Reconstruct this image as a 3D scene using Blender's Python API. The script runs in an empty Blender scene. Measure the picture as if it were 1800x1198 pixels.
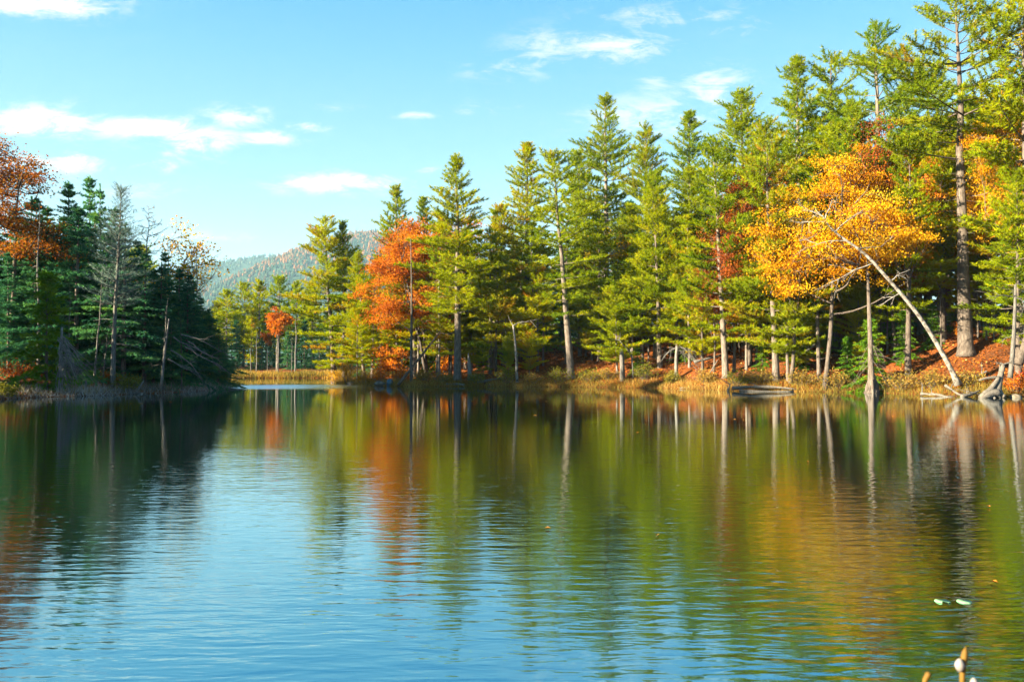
import bpy, math
import numpy as np
from mathutils import Matrix, Vector

R = math.radians
SC = bpy.context.scene
COL = SC.collection

# ------------------------------------------------------------------ camera
F, CX, CY = 1400.0, 900.0, 599.0          # the photograph is 1800 x 1198
HORIZON, CAM_H = 640.0, 2.1
PITCH = math.atan((HORIZON - CY) / F)
CAM = np.array([0.0, 0.0, CAM_H])
cam_data = bpy.data.cameras.new('camera')
cam_data.sensor_width = 36.0
cam_data.lens = 36.0 * F / 1800.0
cam_data.clip_start = 0.1
cam_data.clip_end = 12000.0
cam_data.dof.use_dof = True
cam_data.dof.focus_distance = 62.0
cam_data.dof.aperture_fstop = 4.5
cam = bpy.data.objects.new('camera', cam_data)
cam.location = CAM
cam.rotation_euler = (R(90) + PITCH, 0, 0)
COL.objects.link(cam)
SC.camera = cam

# ------------------------------------------------------------------ light
SUN_EL, SUN_AZ = R(18.0), R(-112.0)         # azimuth from +Y, clockwise; -90 = left of the camera
sun_dir = Vector((math.sin(SUN_AZ) * math.cos(SUN_EL), math.cos(SUN_AZ) * math.cos(SUN_EL), math.sin(SUN_EL)))
sun_data = bpy.data.lights.new('sun', 'SUN')
sun_data.energy = 5.0
sun_data.angle = R(0.5)
sun_data.color = (1.0, 0.83, 0.54)
sun = bpy.data.objects.new('sun', sun_data)
sun.rotation_euler = sun_dir.to_track_quat('Z', 'Y').to_euler()
sun.location = (-60, 20, 60)
COL.objects.link(sun)

SC.view_settings.view_transform = 'Standard'
SC.view_settings.look = 'None'
SC.view_settings.gamma = 1.0
SC.view_settings.use_curve_mapping = False
SC.view_settings.exposure = 3.0
SC.cycles.max_bounces = 6
SC.cycles.diffuse_bounces = 3
SC.cycles.glossy_bounces = 2
SC.cycles.transmission_bounces = 3
SC.cycles.volume_bounces = 0
SC.cycles.transparent_max_bounces = 4
SC.cycles.caustics_reflective = False
SC.cycles.caustics_refractive = False
SC.cycles.use_denoising = True
SC.cycles.sample_clamp_indirect = 6.0


class NT:
    """small helper for node trees"""
    def __init__(self, tree):
        self.t = tree
        tree.nodes.clear()

    def n(self, typ, **kw):
        nd = self.t.nodes.new(typ)
        for k, v in kw.items():
            setattr(nd, k, v)
        return nd

    def set(self, sock, val):
        if isinstance(val, bpy.types.NodeSocket):
            self.t.links.new(val, sock)
        else:
            sock.default_value = val

    def m(self, op, a, b=0.0, c=0.0, clamp=False):
        nd = self.n('ShaderNodeMath', operation=op, use_clamp=clamp)
        self.set(nd.inputs[0], a)
        if op not in ('EXPONENT', 'ABSOLUTE', 'SQRT', 'SINE', 'FRACT'):
            self.set(nd.inputs[1], b)
        if op in ('MULTIPLY_ADD', 'SMOOTH_MIN', 'SMOOTH_MAX'):
            self.set(nd.inputs[2], c)
        return nd.outputs[0]

    def ramp(self, fac, stops, interp='LINEAR'):
        nd = self.n('ShaderNodeValToRGB')
        cr = nd.color_ramp
        cr.interpolation = interp
        while len(cr.elements) < len(stops):
            cr.elements.new(0.5)
        for e, (p, c) in zip(cr.elements, stops):
            e.position = p
            e.color = (*c, 1.0) if len(c) == 3 else c
        self.set(nd.inputs[0], fac)
        return nd.outputs[0]

    def mix(self, fac, a, b, blend='MIX'):
        nd = self.n('ShaderNodeMix', data_type='RGBA', blend_type=blend)
        self.set(nd.inputs[0], fac)
        self.set(nd.inputs[6], a if not isinstance(a, tuple) else (*a, 1.0))
        self.set(nd.inputs[7], b if not isinstance(b, tuple) else (*b, 1.0))
        return nd.outputs[2]

    def noise(self, vec, scale, detail=3.0, rough=0.55, dist=0.0):
        nd = self.n('ShaderNodeTexNoise')
        if vec is not None:
            self.set(nd.inputs['Vector'], vec)
        nd.inputs['Scale'].default_value = scale
        nd.inputs['Detail'].default_value = detail
        nd.inputs['Roughness'].default_value = rough
        nd.inputs['Distortion'].default_value = dist
        return nd.outputs['Fac']

    def mapping(self, vec, scale=(1, 1, 1), rot=(0, 0, 0), loc=(0, 0, 0)):
        nd = self.n('ShaderNodeMapping')
        self.set(nd.inputs['Vector'], vec)
        nd.inputs['Location'].default_value = loc
        nd.inputs['Rotation'].default_value = rot
        nd.inputs['Scale'].default_value = scale
        return nd.outputs[0]


# ------------------------------------------------------------------ sky
world = bpy.data.worlds.new('World')
SC.world = world
world.use_nodes = True
W = NT(world.node_tree)
sky = W.n('ShaderNodeTexSky', sky_type='NISHITA', sun_disc=False)
sky.sun_elevation = SUN_EL
sky.sun_rotation = SUN_AZ
sky.altitude = 0.0
sky.air_density = 1.0
sky.dust_density = 0.35
sky.ozone_density = 2.0
hs = W.n('ShaderNodeHueSaturation')
hs.inputs['Hue'].default_value = 0.49
hs.inputs['Saturation'].default_value = 1.2
hs.inputs['Value'].default_value = 1.0
W.set(hs.inputs['Color'], sky.outputs[0])
gm = W.n('ShaderNodeGamma')
W.set(gm.inputs[0], W.mix(1.0, hs.outputs[0], (0.5, 0.5, 0.5), 'MULTIPLY'))
gm.inputs[1].default_value = 1.3
sky_col = W.mix(1.0, W.mix(1.0, gm.outputs[0], (2.0, 2.0, 2.0), 'MULTIPLY'), (0.80, 1.0, 1.04), 'MULTIPLY')
tc = W.n('ShaderNodeTexCoord')
sep = W.n('ShaderNodeSeparateXYZ')
W.set(sep.inputs[0], tc.outputs['Generated'])
sx, sy, sz = sep.outputs
zz = W.m('MAXIMUM', sz, 0.0)
zp = W.m('ADD', zz, 0.10)
comb = W.n('ShaderNodeCombineXYZ')
W.set(comb.inputs[0], W.m('DIVIDE', sx, zp))
W.set(comb.inputs[1], W.m('DIVIDE', sy, zp))
plane = comb.outputs[0]
# thin wind-drawn cirrus everywhere
cirrus = W.noise(W.mapping(plane, (0.55, 1.7, 1.0), (0, 0, R(-24))), 1.6, 6.0, 0.62, 0.35)
patch = W.noise(W.mapping(plane, (0.5, 0.5, 1.0), (0, 0, 0), (3.1, 1.4, 0)), 0.9, 2.0)
cir = W.m('MULTIPLY', W.ramp(cirrus, [(0.46, (0, 0, 0)), (0.78, (1, 1, 1))]), W.ramp(patch, [(0.47, (0, 0, 0)), (0.66, (1, 1, 1))]))
# the separate clouds of the photograph: (u, v, half width, half height, strength)
CLOUDS = [(75, 10, 110, 20, 1.0), (70, 216, 90, 26, 1.0), (255, 224, 105, 17, .95), (345, 248, 75, 30, .85), (120, 285, 75, 22, .8),
          (420, 205, 55, 20, .75), (468, 243, 48, 13, .8), (540, 223, 42, 10, .7), (595, 322, 100, 16, 1.0), (275, 292, 55, 14, .6),
          (735, 203, 35, 6, .6), (820, 197, 35, 7, .5), (752, 298, 20, 9, .6), (375, 417, 80, 9, .55), (585, 190, 40, 8, .5),
          (1075, 82, 95, 30, .62), (1255, 155, 65, 40, .62), (1180, 205, 140, 34, .6), (970, 85, 70, 34, .5), (900, 120, 90, 20, .45), (1180, 30, 150, 22, .45), (1150, 150, 30, 30, .4), (1300, 40, 120, 25, .35), (860, 190, 60, 14, .4), (215, 335, 100, 16, .5)]
ysafe = W.m('MAXIMUM', sy, 0.02)
az = W.m('DIVIDE', sx, ysafe)
el = W.m('DIVIDE', sz, ysafe)
wv = W.n('ShaderNodeCombineXYZ')
W.set(wv.inputs[0], az)
W.set(wv.inputs[1], el)
warp = W.noise(W.mapping(wv.outputs[0], (1, 2.6, 1), (0, 0, R(8))), 9.0, 8.0, 0.68, 0.6)
warp2 = W.noise(W.mapping(wv.outputs[0], (1, 3.2, 1), (0, 0, R(14)), (4, 2, 0)), 18.0, 8.0, 0.74, 1.0)
acc = None
for (u, v, hw, hh, st) in CLOUDS:
    a0, b0 = (u - CX) / F, (CY - v) / F
    d = np.array([a0, math.cos(PITCH) - b0 * math.sin(PITCH), math.sin(PITCH) + b0 * math.cos(PITCH)])
    da = W.m('MULTIPLY', W.m('SUBTRACT', az, float(d[0] / d[1])), F / hw)
    de = W.m('MULTIPLY', W.m('SUBTRACT', el, float(d[2] / d[1])), F / hh)
    r2 = W.m('ADD', W.m('MULTIPLY', da, da), W.m('MULTIPLY', de, de))
    g = W.m('MULTIPLY', W.m('EXPONENT', W.m('MULTIPLY', r2, -0.6)), st)
    acc = g if acc is None else W.m('MAXIMUM', acc, g)
front = W.m('GREATER_THAN', sy, 0.05)
acc = W.m('MULTIPLY', acc, front)
acc0 = acc
acc = W.m('ADD', acc, W.m('MULTIPLY', W.m('SUBTRACT', warp, 0.5), 3.0))
acc = W.m('ADD', acc, W.m('MULTIPLY', W.m('SUBTRACT', warp2, 0.5), 2.4))
blob = W.ramp(acc, [(0.15, (0, 0, 0)), (1.0, (1, 1, 1))], 'EASE')

blob = W.m('MULTIPLY', blob, front)
blob = W.m('MULTIPLY', blob, W.ramp(acc0, [(0.05, (0, 0, 0)), (0.7, (1, 1, 1))]))
cloud = W.m('MAXIMUM', W.m('MULTIPLY', cir, 0.16), blob, clamp=True)
K_ = 2.45
grad = W.ramp(W.m('MAXIMUM', sz, 0.0), [(p, tuple(K_ * 0.94 * q for q in c)) for p, c in [(0.0, (.82, .93, .95)), (0.12, (.66, .90, .97)), (0.22, (.44, .79, .97)), (0.36, (.19, .60, .96)), (0.45, (.07, .47, .92)), (0.62, (.008, .32, .80)), (1.0, (.004, .19, .58))]])
sky_col = W.mix(0.88, sky_col, grad)
cloud_col = W.mix(cloud, sky_col, (2.9, 2.82, 2.76))
bg = W.n('ShaderNodeBackground')
W.set(bg.inputs[0], cloud_col)
bg.inputs[1].default_value = 0.05
wo = W.n('ShaderNodeOutputWorld')
W.set(wo.inputs[0], bg.outputs[0])


# ------------------------------------------------------------------ pixel helpers
def ray(u, v):
    a, b = (u - CX) / F, (CY - v) / F
    return np.array([a, math.cos(PITCH) - b * math.sin(PITCH), math.sin(PITCH) + b * math.cos(PITCH)])


def at_y(u, v, y):
    d = ray(u, v)
    return CAM + d * (y / d[1])


def at_z(u, v, z=0.0):
    d = ray(u, v)
    return CAM + d * ((z - CAM_H) / d[2])


# ------------------------------------------------------------------ mesh builder
class MB:
    def __init__(self):
        self.v, self.f3, self.f4, self.t3, self.t4 = [], [], [], [], []
        self.nv = 0

    def add(self, verts, tris=None, quads=None, tint=0.5):
        verts = np.asarray(verts, float).reshape(-1, 3)
        if tris is not None and len(tris):
            tris = np.asarray(tris, int).reshape(-1, 3)
            self.f3.append(tris + self.nv)
            self.t3.append(np.broadcast_to(np.asarray(tint, float), (len(tris),)).copy())
        if quads is not None and len(quads):
            quads = np.asarray(quads, int).reshape(-1, 4)
            self.f4.append(quads + self.nv)
            self.t4.append(np.broadcast_to(np.asarray(tint, float), (len(quads),)).copy())
        self.v.append(verts)
        self.nv += len(verts)

    def tube(self, pts, rad, sides=6, cap=True, tint=0.5, rng=None, rough=0.0):
        pts = np.asarray(pts, float)
        n = len(pts)
        rad = np.broadcast_to(np.asarray(rad, float), (n,))
        tang = np.gradient(pts, axis=0)
        tang /= np.linalg.norm(tang, axis=1, keepdims=True) + 1e-9
        ref = np.array([0.0, 0.0, 1.0]) if abs(tang[:, 2]).mean() < 0.8 else np.array([1.0, 0.0, 0.0])
        s = np.cross(tang, ref)
        s /= np.linalg.norm(s, axis=1, keepdims=True) + 1e-9
        t = np.cross(tang, s)
        ang = np.linspace(0, 2 * math.pi, sides, endpoint=False)
        rr = rad[:, None] * np.ones((n, sides))
        if rng is not None and rough > 0:
            rr = rr * (1 + rough * rng.standard_normal((n, sides)))
        vs = pts[:, None, :] + rr[..., None] * (np.cos(ang)[None, :, None] * s[:, None, :] + np.sin(ang)[None, :, None] * t[:, None, :])
        i = np.arange(n - 1)[:, None] * sides
        j = np.arange(sides)[None, :]
        k = (j + 1) % sides
        q = np.stack([i + j, i + k, i + sides + k, i + sides + j], -1).reshape(-1, 4)
        vs = vs.reshape(-1, 3)
        tr = []
        if cap:
            vs = np.vstack([vs, pts[0], pts[-1]])
            a, b = n * sides, n * sides + 1
            for jj in range(sides):
                kk = (jj + 1) % sides
                tr.append((a, kk, jj))
                tr.append((b, (n - 1) * sides + jj, (n - 1) * sides + kk))
        self.add(vs, tr, q, tint)

    def blades(self, P, D, L, Wd, tint, rng):
        """one thin triangle per row"""
        m = len(P)
        side = np.cross(D, rng.standard_normal((m, 3)))
        side /= np.linalg.norm(side, axis=1, keepdims=True) + 1e-9
        L = np.broadcast_to(L, (m,))[:, None]
        Wd = np.broadcast_to(Wd, (m,))[:, None]
        vs = np.stack([P - side * Wd * .5, P + side * Wd * .5, P + D * L], 1).reshape(-1, 3)
        self.add(vs, np.arange(3 * m).reshape(-1, 3), None, tint)

    def leaves(self, P, N, L, Wd, tint, rng):
        """one folded diamond per row"""
        m = len(P)
        a = np.cross(N, rng.standard_normal((m, 3)))
        a /= np.linalg.norm(a, axis=1, keepdims=True) + 1e-9
        b = np.cross(N, a)
        L = np.broadcast_to(L, (m,))[:, None]
        Wd = np.broadcast_to(Wd, (m,))[:, None]
        vs = np.stack([P - a * L * .5, P + b * Wd * .5 + N * L * .12, P + a * L * .5, P - b * Wd * .5 + N * L * .12], 1).reshape(-1, 3)
        base = np.arange(m)[:, None] * 4
        tr = np.stack([base + [[0, 1, 2]], base + [[0, 2, 3]]], 1).reshape(-1, 3)
        self.add(vs, tr, None, np.repeat(np.broadcast_to(tint, (m,)), 2))

    def mesh(self, name, mat, smooth=False):
        me = bpy.data.meshes.new(name)
        v = np.vstack(self.v)
        n3 = sum(len(x) for x in self.f3)
        n4 = sum(len(x) for x in self.f4)
        me.vertices.add(len(v))
        me.vertices.foreach_set('co', v.astype(np.float32).ravel())
        loops = np.concatenate([np.vstack(self.f3).ravel() if n3 else np.zeros(0, int), np.vstack(self.f4).ravel() if n4 else np.zeros(0, int)])
        me.loops.add(len(loops))
        me.loops.foreach_set('vertex_index', loops.astype(np.int32))
        me.polygons.add(n3 + n4)
        starts = np.concatenate([np.arange(n3) * 3, n3 * 3 + np.arange(n4) * 4])
        me.polygons.foreach_set('loop_start', starts.astype(np.int32))
        tint = np.concatenate((self.t3 or [np.zeros(0)]) + (self.t4 or [np.zeros(0)]))
        at = me.attributes.new('tint', 'FLOAT', 'FACE')
        at.data.foreach_set('value', tint.astype(np.float32))
        if smooth:
            me.polygons.foreach_set('use_smooth', np.ones(n3 + n4, bool))
        me.materials.append(mat)
        me.update(calc_edges=True)
        return me


def obj(name, me, parent=None, loc=None):
    o = bpy.data.objects.new(name, me)
    COL.objects.link(o)
    if parent is not None:
        o.parent = parent
    if loc is not None:
        o.location = loc
    return o


def tag(o, label=None, cat=None, group=None, kind=None):
    if label:
        o['label'] = label
    if cat:
        o['category'] = cat
    if group:
        o['group'] = group
    if kind:
        o['kind'] = kind
    return o


# ------------------------------------------------------------------ materials
def new_mat(name):
    m = bpy.data.materials.new(name)
    m.use_nodes = True
    return m, NT(m.node_tree)


def foliage_mat(name, stops, trans=0.4, rnd=0.25, warm=(1.15, 1.1, 0.6), vary=None):
    m, N = new_mat(name)
    at = N.n('ShaderNodeAttribute', attribute_name='tint')
    oi = N.n('ShaderNodeObjectInfo')
    f = N.m('ADD', at.outputs['Fac'], N.m('MULTIPLY', N.m('SUBTRACT', oi.outputs['Random'], 0.5), rnd))
    geo = N.n('ShaderNodeNewGeometry')
    f = N.m('ADD', f, N.m('MULTIPLY', N.m('SUBTRACT', N.noise(geo.outputs['Position'], 0.45, 2.0), 0.5), 0.35), clamp=True)
    c = N.ramp(f, stops)
    if vary:
        h2 = N.m('FRACT', N.m('MULTIPLY', oi.outputs['Random'], 7.13))
        c = N.mix(N.m('MULTIPLY', N.m('POWER', h2, 1.6), 0.40), c, vary)
    d = N.n('ShaderNodeBsdfDiffuse')
    t = N.n('ShaderNodeBsdfTranslucent')
    N.set(d.inputs[0], c)
    N.set(t.inputs[0], N.mix(1.0, c, warm, 'MULTIPLY'))
    ms = N.n('ShaderNodeMixShader')
    ms.inputs[0].default_value = trans
    N.set(ms.inputs[1], d.outputs[0])
    N.set(ms.inputs[2], t.outputs[0])
    out = N.n('ShaderNodeOutputMaterial')
    N.set(out.inputs[0], ms.outputs[0])
    return m


def rough_mat(name, stops, scale, vscale=(1, 1, 1), rough=0.9, bump=0.5, detail=5.0, obj_rnd=0.0):
    m, N = new_mat(name)
    tcn = N.n('ShaderNodeTexCoord')
    vec = N.mapping(tcn.outputs['Object'], vscale)
    nz = N.noise(vec, scale, detail, 0.65, 0.3)
    f = nz
    if obj_rnd:
        oi = N.n('ShaderNodeObjectInfo')
        f = N.m('ADD', nz, N.m('MULTIPLY', N.m('SUBTRACT', oi.outputs['Random'], 0.5), obj_rnd), clamp=True)
    p = N.n('ShaderNodeBsdfPrincipled')
    N.set(p.inputs['Base Color'], N.ramp(f, stops))
    p.inputs['Roughness'].default_value = rough
    p.inputs['Specular IOR Level'].default_value = 0.2
    if bump:
        b = N.n('ShaderNodeBump')
        b.inputs['Strength'].default_value = bump
        b.inputs['Distance'].default_value = 0.05
        N.set(b.inputs['Height'], nz)
        N.set(p.inputs['Normal'], b.outputs[0])
    out = N.n('ShaderNodeOutputMaterial')
    N.set(out.inputs[0], p.outputs[0])
    return m


M = {}
M['pine'] = foliage_mat('pine_needles', [(0.0, (0.085, 0.155, 0.006)), (0.35, (0.215, 0.275, 0.006)), (0.7, (0.325, 0.36, 0.006)), (0.92, (0.38, 0.33, 0.008)), (1.0, (0.36, 0.17, 0.015))], 0.5, 0.45, (1.2, 1.1, 0.4), (0.055, 0.16, 0.022))
M['hemlock'] = foliage_mat('hemlock_needles', [(0.0, (0.022, 0.095, 0.065)), (0.5, (0.05, 0.165, 0.085)), (1.0, (0.13, 0.25, 0.05))], 0.42, 0.45, (1, 1.1, 0.7))
M['hemgreen'] = foliage_mat('young_hemlock_needles', [(0.0, (0.03, 0.10, 0.012)), (0.5, (0.065, 0.17, 0.014)), (1.0, (0.14, 0.24, 0.014))], 0.42, 0.35, (1.1, 1.1, 0.5))
M['orange'] = foliage_mat('orange_leaves', [(0.0, (0.26, 0.065, 0.012)), (0.4, (0.46, 0.14, 0.014)), (0.75, (0.54, 0.20, 0.014)), (1.0, (0.52, 0.28, 0.02))], 0.45, 0.2, (1.1, 0.95, 0.6))
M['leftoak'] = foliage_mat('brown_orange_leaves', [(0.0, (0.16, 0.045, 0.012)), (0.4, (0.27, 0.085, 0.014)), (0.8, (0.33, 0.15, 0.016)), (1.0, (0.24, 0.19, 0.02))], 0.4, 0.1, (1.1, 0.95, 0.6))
M['gold'] = foliage_mat('golden_leaves', [(0.0, (0.38, 0.14, 0.008)), (0.4, (0.54, 0.27, 0.008)), (0.8, (0.60, 0.37, 0.012)), (1.0, (0.50, 0.38, 0.03))], 0.45, 0.2, (1.1, 1.0, 0.6))
M['rust'] = foliage_mat('rusty_leaves', [(0.0, (0.12, 0.035, 0.012)), (0.5, (0.26, 0.065, 0.014)), (1.0, (0.40, 0.12, 0.015))], 0.4, 0.2, (1.1, 0.95, 0.7))
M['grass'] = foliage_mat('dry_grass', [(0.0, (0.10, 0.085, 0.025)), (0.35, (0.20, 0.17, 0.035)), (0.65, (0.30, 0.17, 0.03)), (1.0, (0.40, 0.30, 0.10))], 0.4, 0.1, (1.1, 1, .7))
M['goldgrass'] = foliage_mat('golden_shrub_leaves', [(0.0, (0.28, 0.13, 0.012)), (0.5, (0.48, 0.28, 0.02)), (1.0, (0.55, 0.40, 0.06))], 0.5, 0.1, (1.1, 1, .6))
M['bush'] = foliage_mat('olive_shrub_leaves', [(0.0, (0.06, 0.08, 0.012)), (0.5, (0.13, 0.14, 0.018)), (1.0, (0.28, 0.22, 0.03))], 0.4, 0.3)
M['litter'] = foliage_mat('fallen_leaves', [(0.0, (0.13, 0.035, 0.011)), (0.5, (0.29, 0.08, 0.014)), (0.9, (0.42, 0.17, 0.025)), (1.0, (0.45, 0.34, 0.12))], 0.15, 0.0, (1, 1, 1))
M['greytwig'] = foliage_mat('grey_brush', [(0.0, (0.08, 0.075, 0.07)), (0.5, (0.20, 0.19, 0.18)), (1.0, (0.36, 0.34, 0.32))], 0.1, 0.0, (1, 1, 1))
M['canopy'] = foliage_mat('hillside_canopy', [(0.0, (0.015, 0.045, 0.035)), (0.35, (0.03, 0.065, 0.04)), (0.6, (0.10, 0.07, 0.03)), (1.0, (0.20, 0.075, 0.025))], 0.2, 0.0, (1, 1, 1))
M['bark'] = rough_mat('pine_bark', [(0.25, (0.04, 0.032, 0.028)), (0.5, (0.10, 0.083, 0.074)), (0.75, (0.19, 0.165, 0.15))], 4.0, (2.2, 2.2, 0.5), 0.95, 0.9, 5.0, 0.25)
M['deadwood'] = rough_mat('weathered_wood', [(0.25, (0.05, 0.047, 0.045)), (0.55, (0.13, 0.125, 0.12)), (0.8, (0.25, 0.24, 0.23))], 5.0, (3, 3, 0.6), 0.9, 0.6, 5.0, 0.2)
M['lichen'] = foliage_mat('lichened_twigs', [(0.0, (0.05, 0.09, 0.08)), (0.5, (0.11, 0.17, 0.15)), (1.0, (0.20, 0.26, 0.23))], 0.2, 0.0, (1, 1, 1))
M['driftwood'] = rough_mat('bleached_driftwood', [(0.3, (0.03, 0.027, 0.024)), (0.47, (0.10, 0.09, 0.08)), (0.6, (0.17, 0.155, 0.14)), (0.8, (0.26, 0.245, 0.22))], 5.0, (2, 2, 5), 0.9, 0.9)
M['darklog'] = rough_mat('wet_log', [(0.3, (0.05, 0.035, 0.025)), (0.7, (0.16, 0.11, 0.08))], 4.0, (2, 2, 2), 0.8, 0.6)
M['birch'] = rough_mat('mottled_pale_bark', [(0.36, (0.04, 0.036, 0.034)), (0.46, (0.12, 0.11, 0.10)), (0.54, (0.19, 0.18, 0.17)), (0.75, (0.27, 0.26, 0.245))], 3.2, (1, 1, 1), 0.85, 0.4)
M['rock'] = rough_mat('shore_stone', [(0.3, (0.06, 0.05, 0.04)), (0.7, (0.20, 0.175, 0.14))], 3.0, (1, 1, 1), 0.9, 0.6)
M['bluestone'] = rough_mat('blue_grey_stone', [(0.3, (0.03, 0.06, 0.085)), (0.7, (0.10, 0.15, 0.19))], 3.0, (1, 1, 1), 0.7, 0.6)
M['lily'] = rough_mat('lily_pad', [(0.3, (0.10, 0.24, 0.12)), (0.7, (0.20, 0.36, 0.20))], 14.0, (1, 1, 1), 0.45, 0.1)
M['berry'] = rough_mat('white_seed_head', [(0.3, (0.14, 0.13, 0.13)), (0.7, (0.22, 0.21, 0.21))], 30.0, (1, 1, 1), 0.6, 0.1)
M['stalk'] = rough_mat('ochre_stalk', [(0.3, (0.08, 0.04, 0.008)), (0.7, (0.13, 0.075, 0.01))], 20.0, (1, 1, 1), 0.7, 0.1)
M['redplant'] = foliage_mat('red_leaves', [(0.0, (0.35, 0.02, 0.02)), (1.0, (0.55, 0.06, 0.03))], 0.4, 0.0, (1, 1, 1))


def ground_mat():
    m, N = new_mat('forest_floor')
    tcn = N.n('ShaderNodeTexCoord')
    v = tcn.outputs['Object']
    a = N.noise(v, 0.35, 5.0, 0.6)
    b = N.noise(v, 5.0, 5.0, 0.7)
    f = N.m('ADD', N.m('MULTIPLY', a, 0.55), N.m('MULTIPLY', b, 0.5))
    c = N.ramp(f, [(0.36, (0.035, 0.020, 0.012)), (0.48, (0.10, 0.036, 0.012)), (0.60, (0.20, 0.062, 0.014)), (0.75, (0.30, 0.12, 0.028))])
    p = N.n('ShaderNodeBsdfPrincipled')
    N.set(p.inputs['Base Color'], c)
    p.inputs['Roughness'].default_value = 1.0
    p.inputs['Specular IOR Level'].default_value = 0.1
    bm = N.n('ShaderNodeBump')
    bm.inputs['Strength'].default_value = 0.8
    bm.inputs['Distance'].default_value = 0.12
    N.set(bm.inputs['Height'], b)
    N.set(p.inputs['Normal'], bm.outputs[0])
    N.set(N.n('ShaderNodeOutputMaterial').inputs[0], p.outputs[0])
    return m


def water_mat():
    m, N = new_mat('lake_water')
    tcn = N.n('ShaderNodeTexCoord')
    v = tcn.outputs['Object']
    sepv = N.n('ShaderNodeSeparateXYZ')
    N.set(sepv.inputs[0], v)
    x, y = sepv.outputs[0], sepv.outputs[1]
    r1 = N.noise(N.mapping(v, (0.55, 2.1, 1), (0, 0, R(5))), 2.9, 2.0, 0.5, 0.35)
    r2 = N.noise(N.mapping(v, (0.7, 2.3, 1), (0, 0, R(-7)), (7, 3, 0)), 6.0, 2.0, 0.5, 0.3)
    r3 = N.noise(N.mapping(v, (0.25, 0.6, 1), (0, 0, R(14)), (1, 9, 0)), 1.0, 1.0, 0.5, 0.2)
    h = N.m('ADD', N.m('MULTIPLY', r1, 0.0125), N.m('MULTIPLY', r2, 0.0035))
    h = N.m('ADD', h, N.m('MULTIPLY', r3, 0.012))
    # the breeze reaches the open middle and the foreground, the far shore lies calm
    near = N.ramp(N.m('DIVIDE', y, 60.0), [(0.0, (1, 1, 1)), (0.22, (.62, .62, .62)), (0.5, (.24, .24, .24)), (0.9, (0.08, 0.08, 0.08))])
    pat = N.noise(N.mapping(v, (0.05, 0.16, 1), (0, 0, R(-10)), (3, 2, 0)), 1.0, 2.0, 0.5)
    amp = N.m('MULTIPLY', near, N.ramp(pat, [(0.32, (.5, .5, .5)), (0.62, (1.0, 1.0, 1.0))]))
    # a gust streak in the channel beyond the left point
    gx = N.m('MULTIPLY', N.m('ADD', x, 22.0), 1 / 7.5)
    gy = N.m('MULTIPLY', N.m('SUBTRACT', y, 75.0), 1 / 8.0)
    gust = N.m('EXPONENT', N.m('MULTIPLY', N.m('ADD', N.m('MULTIPLY', gx, gx), N.m('POWER', N.m('ABSOLUTE', gy), 4.0)), -1.0))
    h = N.m('MULTIPLY', h, amp)
    bm = N.n('ShaderNodeBump')
    bm.inputs['Strength'].default_value = 1.0
    bm.inputs['Distance'].default_value = 1.0
    N.set(bm.inputs['Height'], h)
    gl = N.n('ShaderNodeBsdfGlossy')
    N.set(gl.inputs['Roughness'], N.m('MULTIPLY_ADD', gust, 0.34, 0.03))
    N.set(gl.inputs['Normal'], bm.outputs[0])
    df = N.n('ShaderNodeBsdfDiffuse')
    df.inputs[0].default_value = (0.0016, 0.0024, 0.0022, 1)
    fr = N.n('ShaderNodeFresnel')
    fr.inputs['IOR'].default_value = 1.5
    N.set(fr.inputs['Normal'], bm.outputs[0])
    N.set(gl.inputs['Color'], N.ramp(fr.outputs[0], [(0.10, (0.50, 0.92, 1.0)), (0.55, (0.90, 0.97, 1.0))]))
    ms = N.n('ShaderNodeMixShader')
    N.set(ms.inputs[0], N.m('MULTIPLY_ADD', fr.outputs[0], 0.56, 0.46))
    N.set(ms.inputs[1], df.outputs[0])
    N.set(ms.inputs[2], gl.outputs[0])
    N.set(N.n('ShaderNodeOutputMaterial').inputs[0], ms.outputs[0])
    return m


M['ground'] = ground_mat()
M['water'] = water_mat()

# ------------------------------------------------------------------ the lake and the ground
right_px = [(1800, 697), (1740, 698), (1640, 694), (1530, 690), (1400, 688), (1280, 686), (1150, 682), (1000, 680), (850, 679), (720, 679), (640, 677), (592, 674)]
left_px = [(402, 683), (360, 687), (300, 690), (230, 693), (160, 696), (100, 697), (50, 699), (0, 702)]
RIGHT = [tuple(at_z(u, v)[:2]) for u, v in right_px]
LEFT = [tuple(at_z(u, v)[:2]) for u, v in left_px]
LAKE = [(4.0, 3.4), (20, 4.0), (45, 14), (58, 34), (52, 46), (41, 50)] + RIGHT + [(-22.5, 98), (-19, 112), (-12, 119), (-26, 122), (-40, 120), (-55, 117), (-72, 112), (-76, 98), (-66, 84), (-48, 77), (-33, 73)] + LEFT + [(-31, 42), (-38, 30), (-46, 18), (-30, 4.5), (-8, 3.2)]
LAKE = np.array(LAKE)


def lake_dist(P):
    """signed distance to the shore line, positive on land"""
    P = np.asarray(P, float).reshape(-1, 2)
    best = np.full(len(P), 1e9)
    inside = np.zeros(len(P), bool)
    n = len(LAKE)
    for i in range(n):
        a, b = LAKE[i], LAKE[(i + 1) % n]
        ab = b - a
        t = np.clip(((P - a) @ ab) / (ab @ ab), 0, 1)
        q = a + t[:, None] * ab
        best = np.minimum(best, np.hypot(*(P - q).T))
        cond = (a[1] > P[:, 1]) != (b[1] > P[:, 1])
        with np.errstate(divide='ignore', invalid='ignore'):
            xin = (b[0] - a[0]) * (P[:, 1] - a[1]) / (b[1] - a[1]) + a[0]
        inside ^= cond & (P[:, 0] < xin)
    return np.where(inside, -best, best)


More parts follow.
